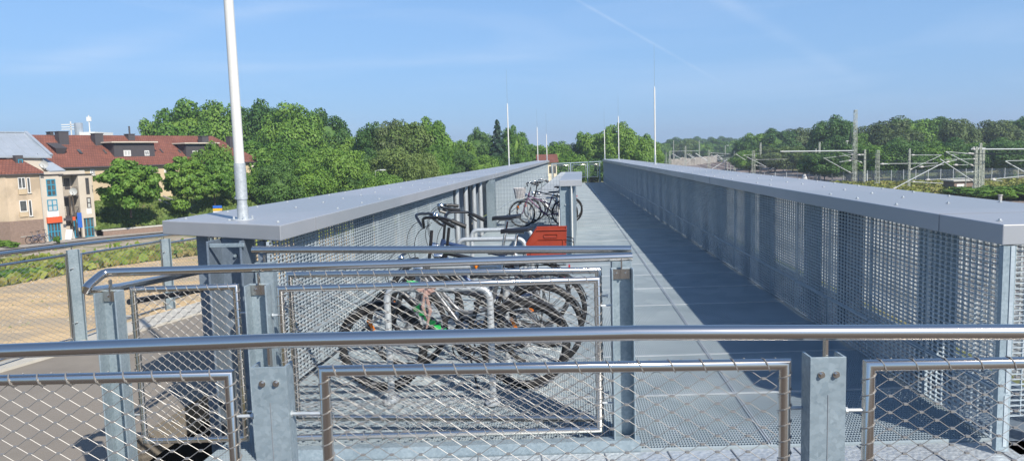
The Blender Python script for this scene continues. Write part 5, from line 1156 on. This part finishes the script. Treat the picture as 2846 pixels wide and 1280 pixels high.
for (x0, y0, x1, y1, wins) in ((150, 268, 668, 372, ((320, 300, 402, 368, 1), (545, 302, 600, 368, 1))), (925, 272, 1330, 370, ((1060, 306, 1120, 368, 1), (1232, 306, 1278, 358, 1)))):
    a = S_(*Zc(x0 + 75, y1)); b = S_(*Zc(x1, y1)); zt_ = a[2] + 1.9
    m = MB(); yb_ = -ov + (zt_ - ze) / hr * (yr2 + ov) + .3; m.hexa([(a[0], a[1], a[2] - .1), (b[0], a[1], a[2] - .1), (b[0], yb_, a[2] + .2), (a[0], yb_, a[2] + .2), (a[0], a[1], zt_), (b[0], a[1], zt_), (b[0], yb_, zt_ + .05), (a[0], yb_, zt_ + .05)]); dm = build('dormer', m, ['slate'], crf)
    m = MB(); m.box(a[0] - .5, b[0] + .35, a[1] - .45, yb_ + .3, zt_ + .06, zt_ + .24); build('dormer_roof', m, ['render_grey'], dm)
    c, sn = math.cos(C_.ang), math.sin(C_.ang)
    for (wx0, wy0, wx1, wy1, mu) in wins:
        def onf(px, py):
            r = ray(px, py); lr = (r[0] * c + r[1] * sn, -r[0] * sn + r[1] * c, r[2]); o = (-(C_.p0[0] * c + C_.p0[1] * sn), (C_.p0[0] * sn - C_.p0[1] * c), H - C_.z0); t = (a[1] - o[1]) / lr[1]; return o[0] + lr[0] * t, o[2] + lr[2] * t
        q0 = onf(*Zc(wx0, wy0)); q1 = onf(*Zc(wx1, wy1)); m = MB(); y_ = a[1]
        zt2 = min(q0[1], zt_ - .15); zb2 = max(q1[1], a[2] + .1)
        m.box(q0[0], q1[0], y_ - .05, y_ - .002, zb2, zb2 + .12); m.box(q0[0], q1[0], y_ - .05, y_ - .002, zt2 - .12, zt2)
        for xx in (q0[0], (q0[0] + q1[0]) / 2 - .06, q1[0] - .12): m.box(xx, xx + .12, y_ - .05, y_ - .002, zb2 + .12, zt2 - .12)
        w = build('window', m, ['window_white'], dm); m = MB(); m.box(q0[0] + .02, q1[0] - .02, y_ - .02, y_ + .01, zb2 + .02, zt2 - .02); build('pane', m, ['curtain' if wx0 == 320 else 'pane'], w)
for (x, y, w_, h_) in ((95, 300, 50, 40), (705, 292, 45, 38), (900, 300, 45, 30), (1505, 305, 30, 26)):
    a = S_(*Zc(x, y)); b = S_(*Zc(x + w_, y + h_)); m = MB(); m.hexa([(a[0], b[1], b[2] + .03), (b[0], b[1], b[2] + .03), (b[0], a[1], a[2] + .03), (a[0], a[1], a[2] + .03), (a[0], b[1] - .05, b[2] + .12), (b[0], b[1] - .05, b[2] + .12), (b[0], a[1] - .05, a[2] + .12), (a[0], a[1] - .05, a[2] + .12)]); build('skylight', m, ['pane'], crf)
a = S_(*Zm(668, 275)); b = S_(*Zm(722, 308)); m = MB(); m.hexa([(a[0], b[1], b[2] + .03), (b[0], b[1], b[2] + .03), (b[0], a[1], a[2] + .03), (a[0], a[1], a[2] + .03), (a[0], b[1] - .05, b[2] + .12), (b[0], b[1] - .05, b[2] + .12), (b[0], a[1] - .05, a[2] + .12), (a[0], a[1] - .05, a[2] + .12)]); build('skylight', m, ['pane'], crf)
a = S_(*Zm(462, 265)); b = S_(*Zm(560, 305)); m = MB(); m.hexa([(a[0], b[1], b[2]), (b[0], b[1], b[2]), (b[0], b[1] + 1.5, b[2] + .9), (a[0], b[1] + 1.5, b[2] + .9), (a[0] - .3, b[1] - .3, b[2] + .75), (b[0] + .3, b[1] - .3, b[2] + .75), (b[0] + .3, b[1] + 1.8, b[2] + 1.5), (a[0] - .3, b[1] + 1.8, b[2] + 1.5)]); build('hatch', m, ['slate'], crf)
for r in (Zr(684, 442, 735, 492), Zr(803, 440, 828, 492), (*Zc(602, 490), *Zc(668, 578)), (*Zc(1138, 485), *Zc(1180, 560)), (*Zc(1325, 480), *Zc(1385, 545)), (*Zc(1702, 462), *Zc(1746, 535)), (*Zc(1682, 620), *Zc(1702, 690)), (*Zc(756, 480), *Zc(800, 560)), (*Zc(-40, 500), *Zc(15, 565))):
    C_.window(r, mull=1, fw=.16)
# white rooftop block with vents far behind
p = atY(*Zm(760, 150), 175); t = thing('rooftop_block', 'white plant room with pipe mast just above the red ridge', 'building', (p.x, 175, ZG))
zt_ = atY(*Zm(760, 115), 175).z - ZG; w_ = 135 / 3.133 / FPX * 175; m = MB(); m.box(-w_ / 2, w_ / 2, 0, 8, 0, zt_); build('wall', m, ['window_white'], t)
m = MB(); zz = atY(*Zm(660, 35), 175).z - ZG; xx = atY(*Zm(660, 35), 175).x - p.x; m.cyl((xx, 1, 0), (xx, 1, zz), .9, 12); build('flue', m, ['metal_roof'], t)
m = MB(); 
for q in (55, 75, 95): m.box(xx - 4.0, xx - .9, .9, 1.0, zz * 1.0 - (q - 40) / 3.133 / FPX * 175, zz - (q - 40) / 3.133 / FPX * 175 + .2)
m.box(xx - 1.9, xx - 1.7, .9, 1.1, zz - 4, zz + .4); build('vent_arm', m, ['window_white'], t); m = MB(); xx2 = atY(*Zm(735, 60), 175).x - p.x; m.box(xx2 - .08, xx2 + .08, 2, 2.2, zt_, zt_ + 4.0); m.box(xx2 - .5, xx2 + .5, 1.9, 2.3, zt_ + 2.6, zt_ + 3.6); build('antenna', m, ['window_white'], t)
# cream house at the end of the deck
p0 = atY(1500, 482, 118); p1 = atY(1548, 480, 118); t = thing('cream_house', 'cream house with red roof seen beyond the far end of the left wall', 'house', (p0.x, 118, ZG)); w_ = p1.x - p0.x; ztp = atY(1540, 451, 118).z - ZG; zrf = atY(1540, 439, 118).z - ZG
m = MB(); m.box(0, w_, 0, 7, 0, ztp); build('wall', m, ['render_cream'], t); m = MB(); m.add([(-.4, -.4, ztp), (w_ + .3, -.4, ztp), (w_ + .3, 7.4, ztp), (-.4, 7.4, ztp), (-.4, 3.5, zrf + .6), (w_ + .3, 3.5, zrf + .6)], [(0, 1, 5, 4), (1, 2, 5), (2, 3, 4, 5), (3, 0, 4), (0, 3, 2, 1)]); build('roof', m, ['roof_tiles'], t)
m = MB(); m.box(w_ * .55, w_ * .72, -.03, 0, ztp - 1.7, ztp - .6); m.box(w_ * .8, w_ * .95, -.03, 0, ztp - 1.7, ztp - .6); build('window', m, ['pane'], t)
# street lamp, sign, bollard-like things on the street
def lamp(label, px, ptop, pbase, z0=ZG, arm=1, D=None, head='lamp_head', r=.06):
    """pole from its foot up, head on an arm; full-resolution pixels"""
    if D is None: b = at(px, pbase, z0); D = b[1]
    p = atY(px, ptop, D); h = p.z - z0; t = thing('street_lamp', label, 'street lamp', (p.x, D, z0)); m = MB(); m.tube([(0, 0, 0), (0, 0, 1), (0, 0, h)], [r * 1.5, r, r * .7], 8); build('pole', m, ['mast_green'], t)
    m = MB(); m.tube([(0, 0, h), (arm * .5, 0, h + .12), (arm * .9, 0, h + .1)], .03, 6); m.box(min(arm * .7, arm * 1.5), max(arm * .7, arm * 1.5), -.14, .14, h + .05, h + .2); build('lamp_head', m, ['tube_white'], t); return t
Z1 = lambda x, y: (x / 2.575, 250 + y / 2.575)
lamp('green street lamp in front of the largest street tree', Z1(950, 0)[0], Z1(0, 600)[1], Z1(0, 990)[1], arm=1)
lamp('small street lamp among the trees left of the round clump', 944 * K, 430 * K, 0, D=108)
p = atY(*Z1(1558, 866), 84); t = thing('road_sign', 'blue and yellow direction sign above the near end of the left parapet cap', 'sign', (p.x, 84, ZG)); w_ = 64 / 2.575 / FPX * 84; h0 = p.z - ZG; h1_ = atY(*Z1(1558, 826), 84).z - ZG; hm = (h0 + h1_) / 2
for a, b, mm, nm in ((hm + .03, h1_, 'blue_sign', 'upper_board'), (h0 + .05, hm - .03, 'yellow_sign', 'lower_board'), (h0 - .35, h0, 'window_white', 'bottom_board')): m = MB(); m.box(-w_ / 2, w_ / 2, -.04, .04, a, b); build(nm, m, [mm], t)
m = MB(); m.cyl((-w_ * .3, .08, 0), (-w_ * .3, .08, h1_), .05, 8); m.cyl((w_ * .3, .08, 0), (w_ * .3, .08, h1_), .05, 8); build('post', m, ['galvanised_dark'], t)
# bicycles at the corner house
def far_bike(label, px, py, rz):
    p = at(px, py, ZG + .1); return bicycle(label, p[0], p[1], rz, 'blue_paint', 'diamond', 'flat', guards=False, rack=False)
for i, (px, py) in enumerate(((108, 676), (123, 673))):
    p = at(px, py, ZG + .1); c = copy_tree(b4); c.location = (p[0], p[1] - .6, ZG + .11); c.rotation_euler = (0, 0, .2 + i * .3); c.scale = (1.2, 1.2, 1.2); c['group'] = 'bicycles by the corner house'; c['label'] = ('bicycle parked against the brown base of the corner house, the left one', 'bicycle parked by the downpipe between corner house and shop, the right one')[i]
# ================================================================== railway masts
Zs = lambda x, y: (1780 + x / 2.4165, 250 + y / 2.4165)
def mast(label, x, top, base, wpx=10, lattice=True, D=None, arms=(), kind='lattice', white=False):
    px, pb = Zs(x, base); pt = Zs(x, top)[1]
    if D is None: D = at(px, pb, ZG)[1]
    p = atY(px, pt, D); h = p.z - ZG; w = max(.25, wpx * 1.1 / 2.4165 / FPX * D); t = thing('catenary_mast', label, 'railway mast', (p.x, D, ZG), 0, 'overhead line masts beside the railway')
    m = MB()
    if lattice:
        hw = w / 2
        for sx in (-1, 1):
            for sy in (-1, 1): m.beam((sx * hw, sy * hw, 0), (sx * hw * .7, sy * hw * .7, h), .075, .075)
        n = max(4, int(h / (w * 1.6)))
        for k in range(n):
            z0, z1 = h * k / n, h * (k + 1) / n; a = hw * (1 - .3 * k / n); b = hw * (1 - .3 * (k + 1) / n); s = 1 if k % 2 else -1
            for sy in (-1, 1):
                if kind == 'lattice': m.beam((-s * a, sy * a, z0), (s * b, sy * b, z1), .07, .05)
                m.beam((-b, sy * b, z1), (b, sy * b, z1), .07 if kind == 'lattice' else .16, .07)
        m.beam((-hw * .8, 0, h), (hw * .8, 0, h), hw * 1.6, .15)
    else: m.tube([(0, 0, 0), (0, 0, h)], [.13, .09], 8)
    build('mast', m, ['mast_green'], t)
    for (x0, y0, x1, y1, *r) in arms:
        a = atY(*Zs(x0, y0), D); b = atY(*Zs(x1, y1), D); r_ = (r[0] if r else .05) * .56; dy = r[1] if len(r) > 1 else .0
        m = MB(); o = Vector((p.x, D, ZG)); a = a - o; b = b - o + Vector((0, dy, 0)); m.tube([a, b], r_, 6)
        build('cantilever_tube', m, ['tube_white'], t)
        m = MB(); dd = (b - a).normalized(); 
        if r_ < .12: m.tube([a + dd * .1, a + dd * .25, a + dd * .55, a + dd * .7], [.05, .13, .13, .05], 8); build('insulator', m, ['insulator'], t)
    return t
mast('tallest lattice mast in the middle of the railway', 1445, 137, 645, 20, D=150, arms=[(940, 413, 1436, 408, .20), (1416, 558, 1230, 456, .10), (1436, 432, 1232, 458, .06), (1490, 490, 1352, 426, .07), (1505, 435, 1392, 420, .05), (1436, 465, 1335, 482, .05), (1420, 473, 1340, 485, .04)])
mast('sturdy tapered lattice mast left of the long beam', 759, 410, 568, 18, D=215, arms=[(712, 448, 845, 515, .13), (640, 430, 706, 470, .12), (770, 468, 985, 464, .07), (770, 505, 846, 517, .06)])
mast('slim lattice mast beside the sturdy tapered one', 807, 356, 570, 9, D=222, arms=[(690, 440, 800, 428, .06)])
mast('slim green mast carrying a small white plate', 905, 415, 572, 7, D=225, arms=[(850, 553, 1012, 541, .09), (1080, 522, 985, 528, .08)])
mast('plain post under the left end of the long beam', 960, 408, 556, 6, False, D=235, arms=[(985, 462, 820, 572, .14), (1058, 456, 982, 532, .12), (970, 458, 1055, 456, .06)])
mast('narrow ladder mast, left of the close pair', 1178, 396, 604, 9, kind='ladder', D=172, arms=[(1185, 435, 1320, 432, .07), (1190, 500, 1325, 435, .07)])
mast('taller narrow lattice mast, right of the close pair', 1203, 352, 612, 10, D=170, arms=[(1212, 520, 1335, 523, .06), (1225, 536, 1270, 524, .04), (1212, 458, 1436, 456, .05)])
mast('thin plain post just left of the tallest mast', 1388, 345, 612, 5, False, D=165, arms=[(1376, 345, 1402, 343, .05)])
mast('lattice mast with grey weights right of the tallest mast', 1508, 402, 650, 10, D=142, arms=[(1455, 435, 1500, 438, .05), (1522, 560, 1522, 610, .22)])
mast('broad ladder mast standing alone', 1594, 408, 660, 20, kind='ladder', D=135, arms=[(1612, 495, 2000, 492, .09), (1612, 498, 1660, 496, .14)])
mast('slim ladder mast with a white footing', 1808, 397, 684, 10, kind='ladder', D=124, arms=[(1815, 437, 2018, 437, .07), (1800, 540, 2022, 437, .07), (1820, 615, 2125, 633, .09), (2040, 662, 2110, 638, .03)])
mast('front-most strut mast of the right group', 2256, 385, 735, 14, D=104, arms=[(2225, 398, 2256, 400, .05), (2235, 612, 2012, 463, .10), (2240, 512, 2050, 415, .08), (2248, 430, 2052, 414, .06), (2265, 463, 2040, 467, .05), (1912, 603, 2180, 590, .07), (1690, 668, 2038, 486, .11), (2045, 487, 2125, 470, .06), (1870, 518, 2040, 500, .05), (2100, 503, 2200, 503, .05), (2230, 425, 2090, 435, .04), (2230, 720, 2230, 640, .05)])
mast('second lattice mast of the right group, with grey weights', 2285, 360, 735, 14, D=106, arms=[(2220, 398, 2700, 396, .16), (2283, 660, 2283, 715, .20), (2262, 392, 2312, 392, .08), (2225, 388, 2320, 388, .05)])
mast('third lattice mast of the right group, hung with pale weights', 2305, 395, 732, 12, D=108, arms=[(2304, 640, 2304, 690, .22), (2292, 430, 2310, 400, .05)])
mast('mast beyond the right edge whose white struts reach into view', 2640, 330, 760, 16, D=100, arms=[(2600, 562, 2450, 478, .12), (2620, 472, 2455, 476, .07), (2352, 600, 2620, 572, .09), (2355, 602, 2430, 612, .06)])
for i, (x, top, base, w, lat, D, arms) in enumerate([
    (172, 418, 505, 5, False, 330, []), (197, 412, 505, 7, True, 320, [(222, 462, 236, 430, .12), (210, 425, 275, 462, .16)]), (222, 340, 505, 4, True, 400, []), (302, 378, 505, 9, True, 300, [(315, 430, 372, 468, .18), (300, 500, 360, 445, .12), (325, 425, 362, 455, .12)]),
    (395, 342, 500, 5, True, 400, [(200, 412, 400, 408, .14)]), (460, 405, 532, 14, True, 290, [(370, 425, 452, 478, .26), (378, 430, 450, 474, .14), (475, 435, 530, 470, .16), (470, 422, 600, 430, .10), (470, 445, 560, 440, .10)]), (570, 375, 545, 5, False, 260, [(510, 432, 566, 474, .20), (500, 440, 565, 478, .14), (480, 530, 636, 438, .22)]),
    (585, 470, 545, 4, False, 255, []), (632, 412, 548, 9, True, 255, [(640, 430, 700, 470, .10), (560, 480, 636, 440, .16), (640, 428, 700, 425, .08), (600, 494, 725, 490, .10)]), (605, 500, 545, 4, False, 250, []), (725, 415, 540, 6, True, 270, [(640, 455, 720, 430, .12), (650, 450, 722, 420, .10)]), (865, 428, 560, 5, False, 230, [(790, 463, 865, 467, .08)])]):
    mast('distant overhead line mast in the tangle over the tracks, %s from the left' % ordn[i], x, top, base, w, lat, D, arms)
for i, (x0, y0, h0_, x1, y1, h1_) in enumerate([(58, 60, 5.2, 66, 150, 5.4), (66, 150, 5.4, 110, 420, 5.4), (50, 60, 6.8, 59, 165, 6.8), (59, 165, 6.8, 100, 420, 6.6), (70, 80, 5.4, 62, 150, 5.4), (80, 104, 6.2, 48, 172, 6.0)]):
    m = MB(); P = [Vector((x0 + (x1 - x0) * k / 12, y0 + (y1 - y0) * k / 12, ZG + h0_ + (h1_ - h0_) * k / 12 - 1.0 * (k / 12) * (1 - k / 12))) for k in range(13)]; m.tube(P, .025, 4)
    tag(build('overhead_wire', m, ['dark_steel']), 'thin overhead wire sagging between the railway masts', 'wire', 'overhead wires')
for lab, x, top, base, D, arm in (('white lamp post on a pale conical foot beside the tracks', 1100, 465, 600, 176, 1), ('small white lamp post left of the tallest mast', 1290, 530, 620, 168, -1), ('grey lamp post in front of the right hand shrubs', 2187, 556, 728, 106, 1), ('far lamp post above the tangle of masts', 568, 375, 500, 300, 1)):
    px, _ = Zs(x, base); lamp(lab, px, Zs(x, top)[1], 0, arm=arm, D=D)
p = atY(*Zs(1100, 600), 175.5); t = thing('lamp_footing', 'white conical footing at the base of the trackside lamp', 'footing', (p.x, 175.4, ZG)); m = MB(); m.tube([(0, 0, 0), (0, 0, max(.6, p.z - ZG + 1.6))], [.75, .12], 12); build('cone', m, ['window_white'], t)
p = atY(*Zs(2415, 745), 95); h = atY(*Zs(2415, 708), 95).z - ZG; m = MB(); m.tube([(0, 0, 0), (0, 0, h)], .22, 10); m.tube([(0, 0, h), (0, 0, h + .12)], .3, 10); tag(build('vent_post', m, ['insulator'], None, (p.x, 95, ZG)), 'stubby grey post before the shrubs near the right edge', 'post')
# rail side hut
p = atY(*Zs(2200, 640), 118); h = atY(*Zs(2200, 612), 118).z - ZG; t = thing('trackside_hut', 'small brick hut half hidden by shrubs below the right mast group', 'hut', (p.x, 118, ZG)); m = MB(); m.box(-2.2, 1.8, 0, 3, 0, h); build('wall', m, ['stone_brown'], t); m = MB(); m.box(-2.5, 2.1, -.3, 3.3, h + .002, h + .2); build('roof', m, ['kerb'], t)
m = MB(); m.box(-1.8, -.6, -.03, 0, h - 1.4, h - .4); build('window', m, ['window_white'], t)
# mesh fence along the wood
t = thing('mesh_fence', 'grey mesh fence along the foot of the wood beyond the railway', 'fence', (0, 0, ZG)); a = Vector((50, 160, 0)); b = Vector((135, 133, 0)); n = 40
for k in range(n + 1): q = a.lerp(b, k / n); m = MB(); m.box(q.x - .05, q.x + .05, q.y - .05, q.y + .05, 0, 2.6); build('post', m, ['galvanised_bright'], t)
m2 = MB(); 
for k in range(10): m2.beam(a + Vector((0, 0, .1 + k * .26)), b + Vector((0, 0, .1 + k * .26)), .015, .03)
nv = 400
for k in range(nv): q = a.lerp(b, k / nv); m2.box(q.x - .015, q.x + .015, q.y - .008, q.y + .008, .1, 2.5)
build('mesh', m2, ['galvanised_dark'], t)
# pale rubble wall by the tracks
P_ = [at(1866, 461, ZG), at(1930, 459, ZG), at(1985, 452, ZG), at(2005, 446, ZG)]
m = MB(); rs = random.Random(4)
for (a, b) in zip(P_, P_[1:]):
    for k in range(8):
        q0 = lerp(a, b, k / 8); q1 = lerp(a, b, (k + .93) / 8); hh = 3.4 + rs.uniform(-.5, .5); m.hexa([(q0[0], q0[1], 0), (q1[0], q1[1], 0), (q1[0] + 1, q1[1] + 1.5, 0), (q0[0] + 1, q0[1] + 1.5, 0), (q0[0], q0[1], hh), (q1[0], q1[1], hh + rs.uniform(-.3, .3)), (q1[0] + 1, q1[1] + 1.5, hh), (q0[0] + 1, q0[1] + 1.5, hh)])
tag(build('rubble_wall', m, ['stone_white'], None, (0, 0, ZG)), 'pale rough stone wall running beside the distant tracks', 'wall')
# person in blue beyond the tracks
def person(label, x, y, z, rz):
    t = thing('person', label, 'person', (x, y, z), rz)
    me = bpy.data.meshes.new('body'); J = [(0, 0, .95), (0, 0, 1.15), (0, 0, 1.38), (0, 0, 1.50), (0, -.01, 1.62), (0, 0, 1.74), (.09, 0, .9), (.11, .02, .5), (.12, 0, .08), (.13, -.14, .03), (-.09, 0, .9), (-.10, -.08, .5), (-.11, .05, .08), (-.12, -.09, .03), (.18, 0, 1.40), (.24, .04, 1.12), (.22, -.08, .88), (.21, -.11, .79), (-.18, 0, 1.40), (-.24, .04, 1.12), (-.22, -.08, .88), (-.21, -.11, .79)]
    Ed = [(0, 1), (1, 2), (2, 3), (3, 4), (4, 5), (0, 6), (6, 7), (7, 8), (8, 9), (0, 10), (10, 11), (11, 12), (12, 13), (2, 14), (14, 15), (15, 16), (16, 17), (2, 18), (18, 19), (19, 20), (20, 21)]
    Rd = [.15, .14, .16, .06, .10, .07, .09, .065, .045, .035, .09, .065, .045, .035, .065, .05, .035, .03, .065, .05, .035, .03]
    me.from_pydata(J, Ed, []); me.materials.append(M['blue_cloth']); me.materials.append(M['jeans']); o = bpy.data.objects.new('body', me); COL.objects.link(o); o.parent = t; sk = o.modifiers.new('skin', 'SKIN')
    for i, v in enumerate(me.skin_vertices[0].data): v.radius = (Rd[i], Rd[i] * .8); v.use_root = (i == 0)
    ss = o.modifiers.new('sub', 'SUBSURF'); ss.levels = 1; ss.render_levels = 1
    return t
p = atY(*Zs(1463, 600), 158); person('person in a blue jacket standing by the fence beyond the tallest mast', p.x, 158, ZG, .4)

# ================================================================== haze
HZ = bpy.data.materials.new('haze_air'); HZ.use_nodes = True; nt = HZ.node_tree; nt.nodes.remove(nt.nodes['Principled BSDF'])
pv = nt.nodes.new('ShaderNodeVolumePrincipled'); pv.inputs['Color'].default_value = (.80, .88, 1, 1); pv.inputs['Density'].default_value = .00055; pv.inputs['Anisotropy'].default_value = .3
nt.links.new(pv.outputs[0], nt.nodes['Material Output'].inputs['Volume']); M['haze_air'] = HZ
m = MB(); m.box(-900, 900, -60, 1200, ZG - 1, 30); tag(build('haze', m, ['haze_air']), 'faint bluish summer haze over the distance', 'haze', kind='stuff')
SC.cycles.volume_bounces = 0
# loose stones and pebbles on the sandy ground; drips on the parapet caps
def pebbles(name, label, P, n, size, mname, z, seed):
    rs = np.random.RandomState(seed); xs = [p[0] for p in P]; ys = [p[1] for p in P]; x = rs.uniform(min(xs), max(xs), n * 3); y = rs.uniform(min(ys), max(ys), n * 3); k = inpoly(x, y, P); x = x[k][:n]; y = y[k][:n]
    m = MB()
    for a, b in zip(x, y):
        s = size * random.uniform(.4, 1.6); t = random.uniform(0, 3); V = []
        for i in range(5): V.append((a + math.cos(t + i * 1.257) * s * random.uniform(.7, 1.1), b + math.sin(t + i * 1.257) * s * random.uniform(.7, 1.1), z - .02))
        V.append((a, b, z + s * .8)); m.add(V, [(i, (i + 1) % 5, 5) for i in range(5)])
    tag(build(name, m, [mname]), label, 'gravel', kind='stuff')
pebbles('gravel', 'loose pale stones scattered on the sandy ground and rubble', [(-60, 30), (-30, 30), (-5, 60), (-20, 85), (-50, 75)], 2600, .10, 'rubble', ZG + .02, 9)
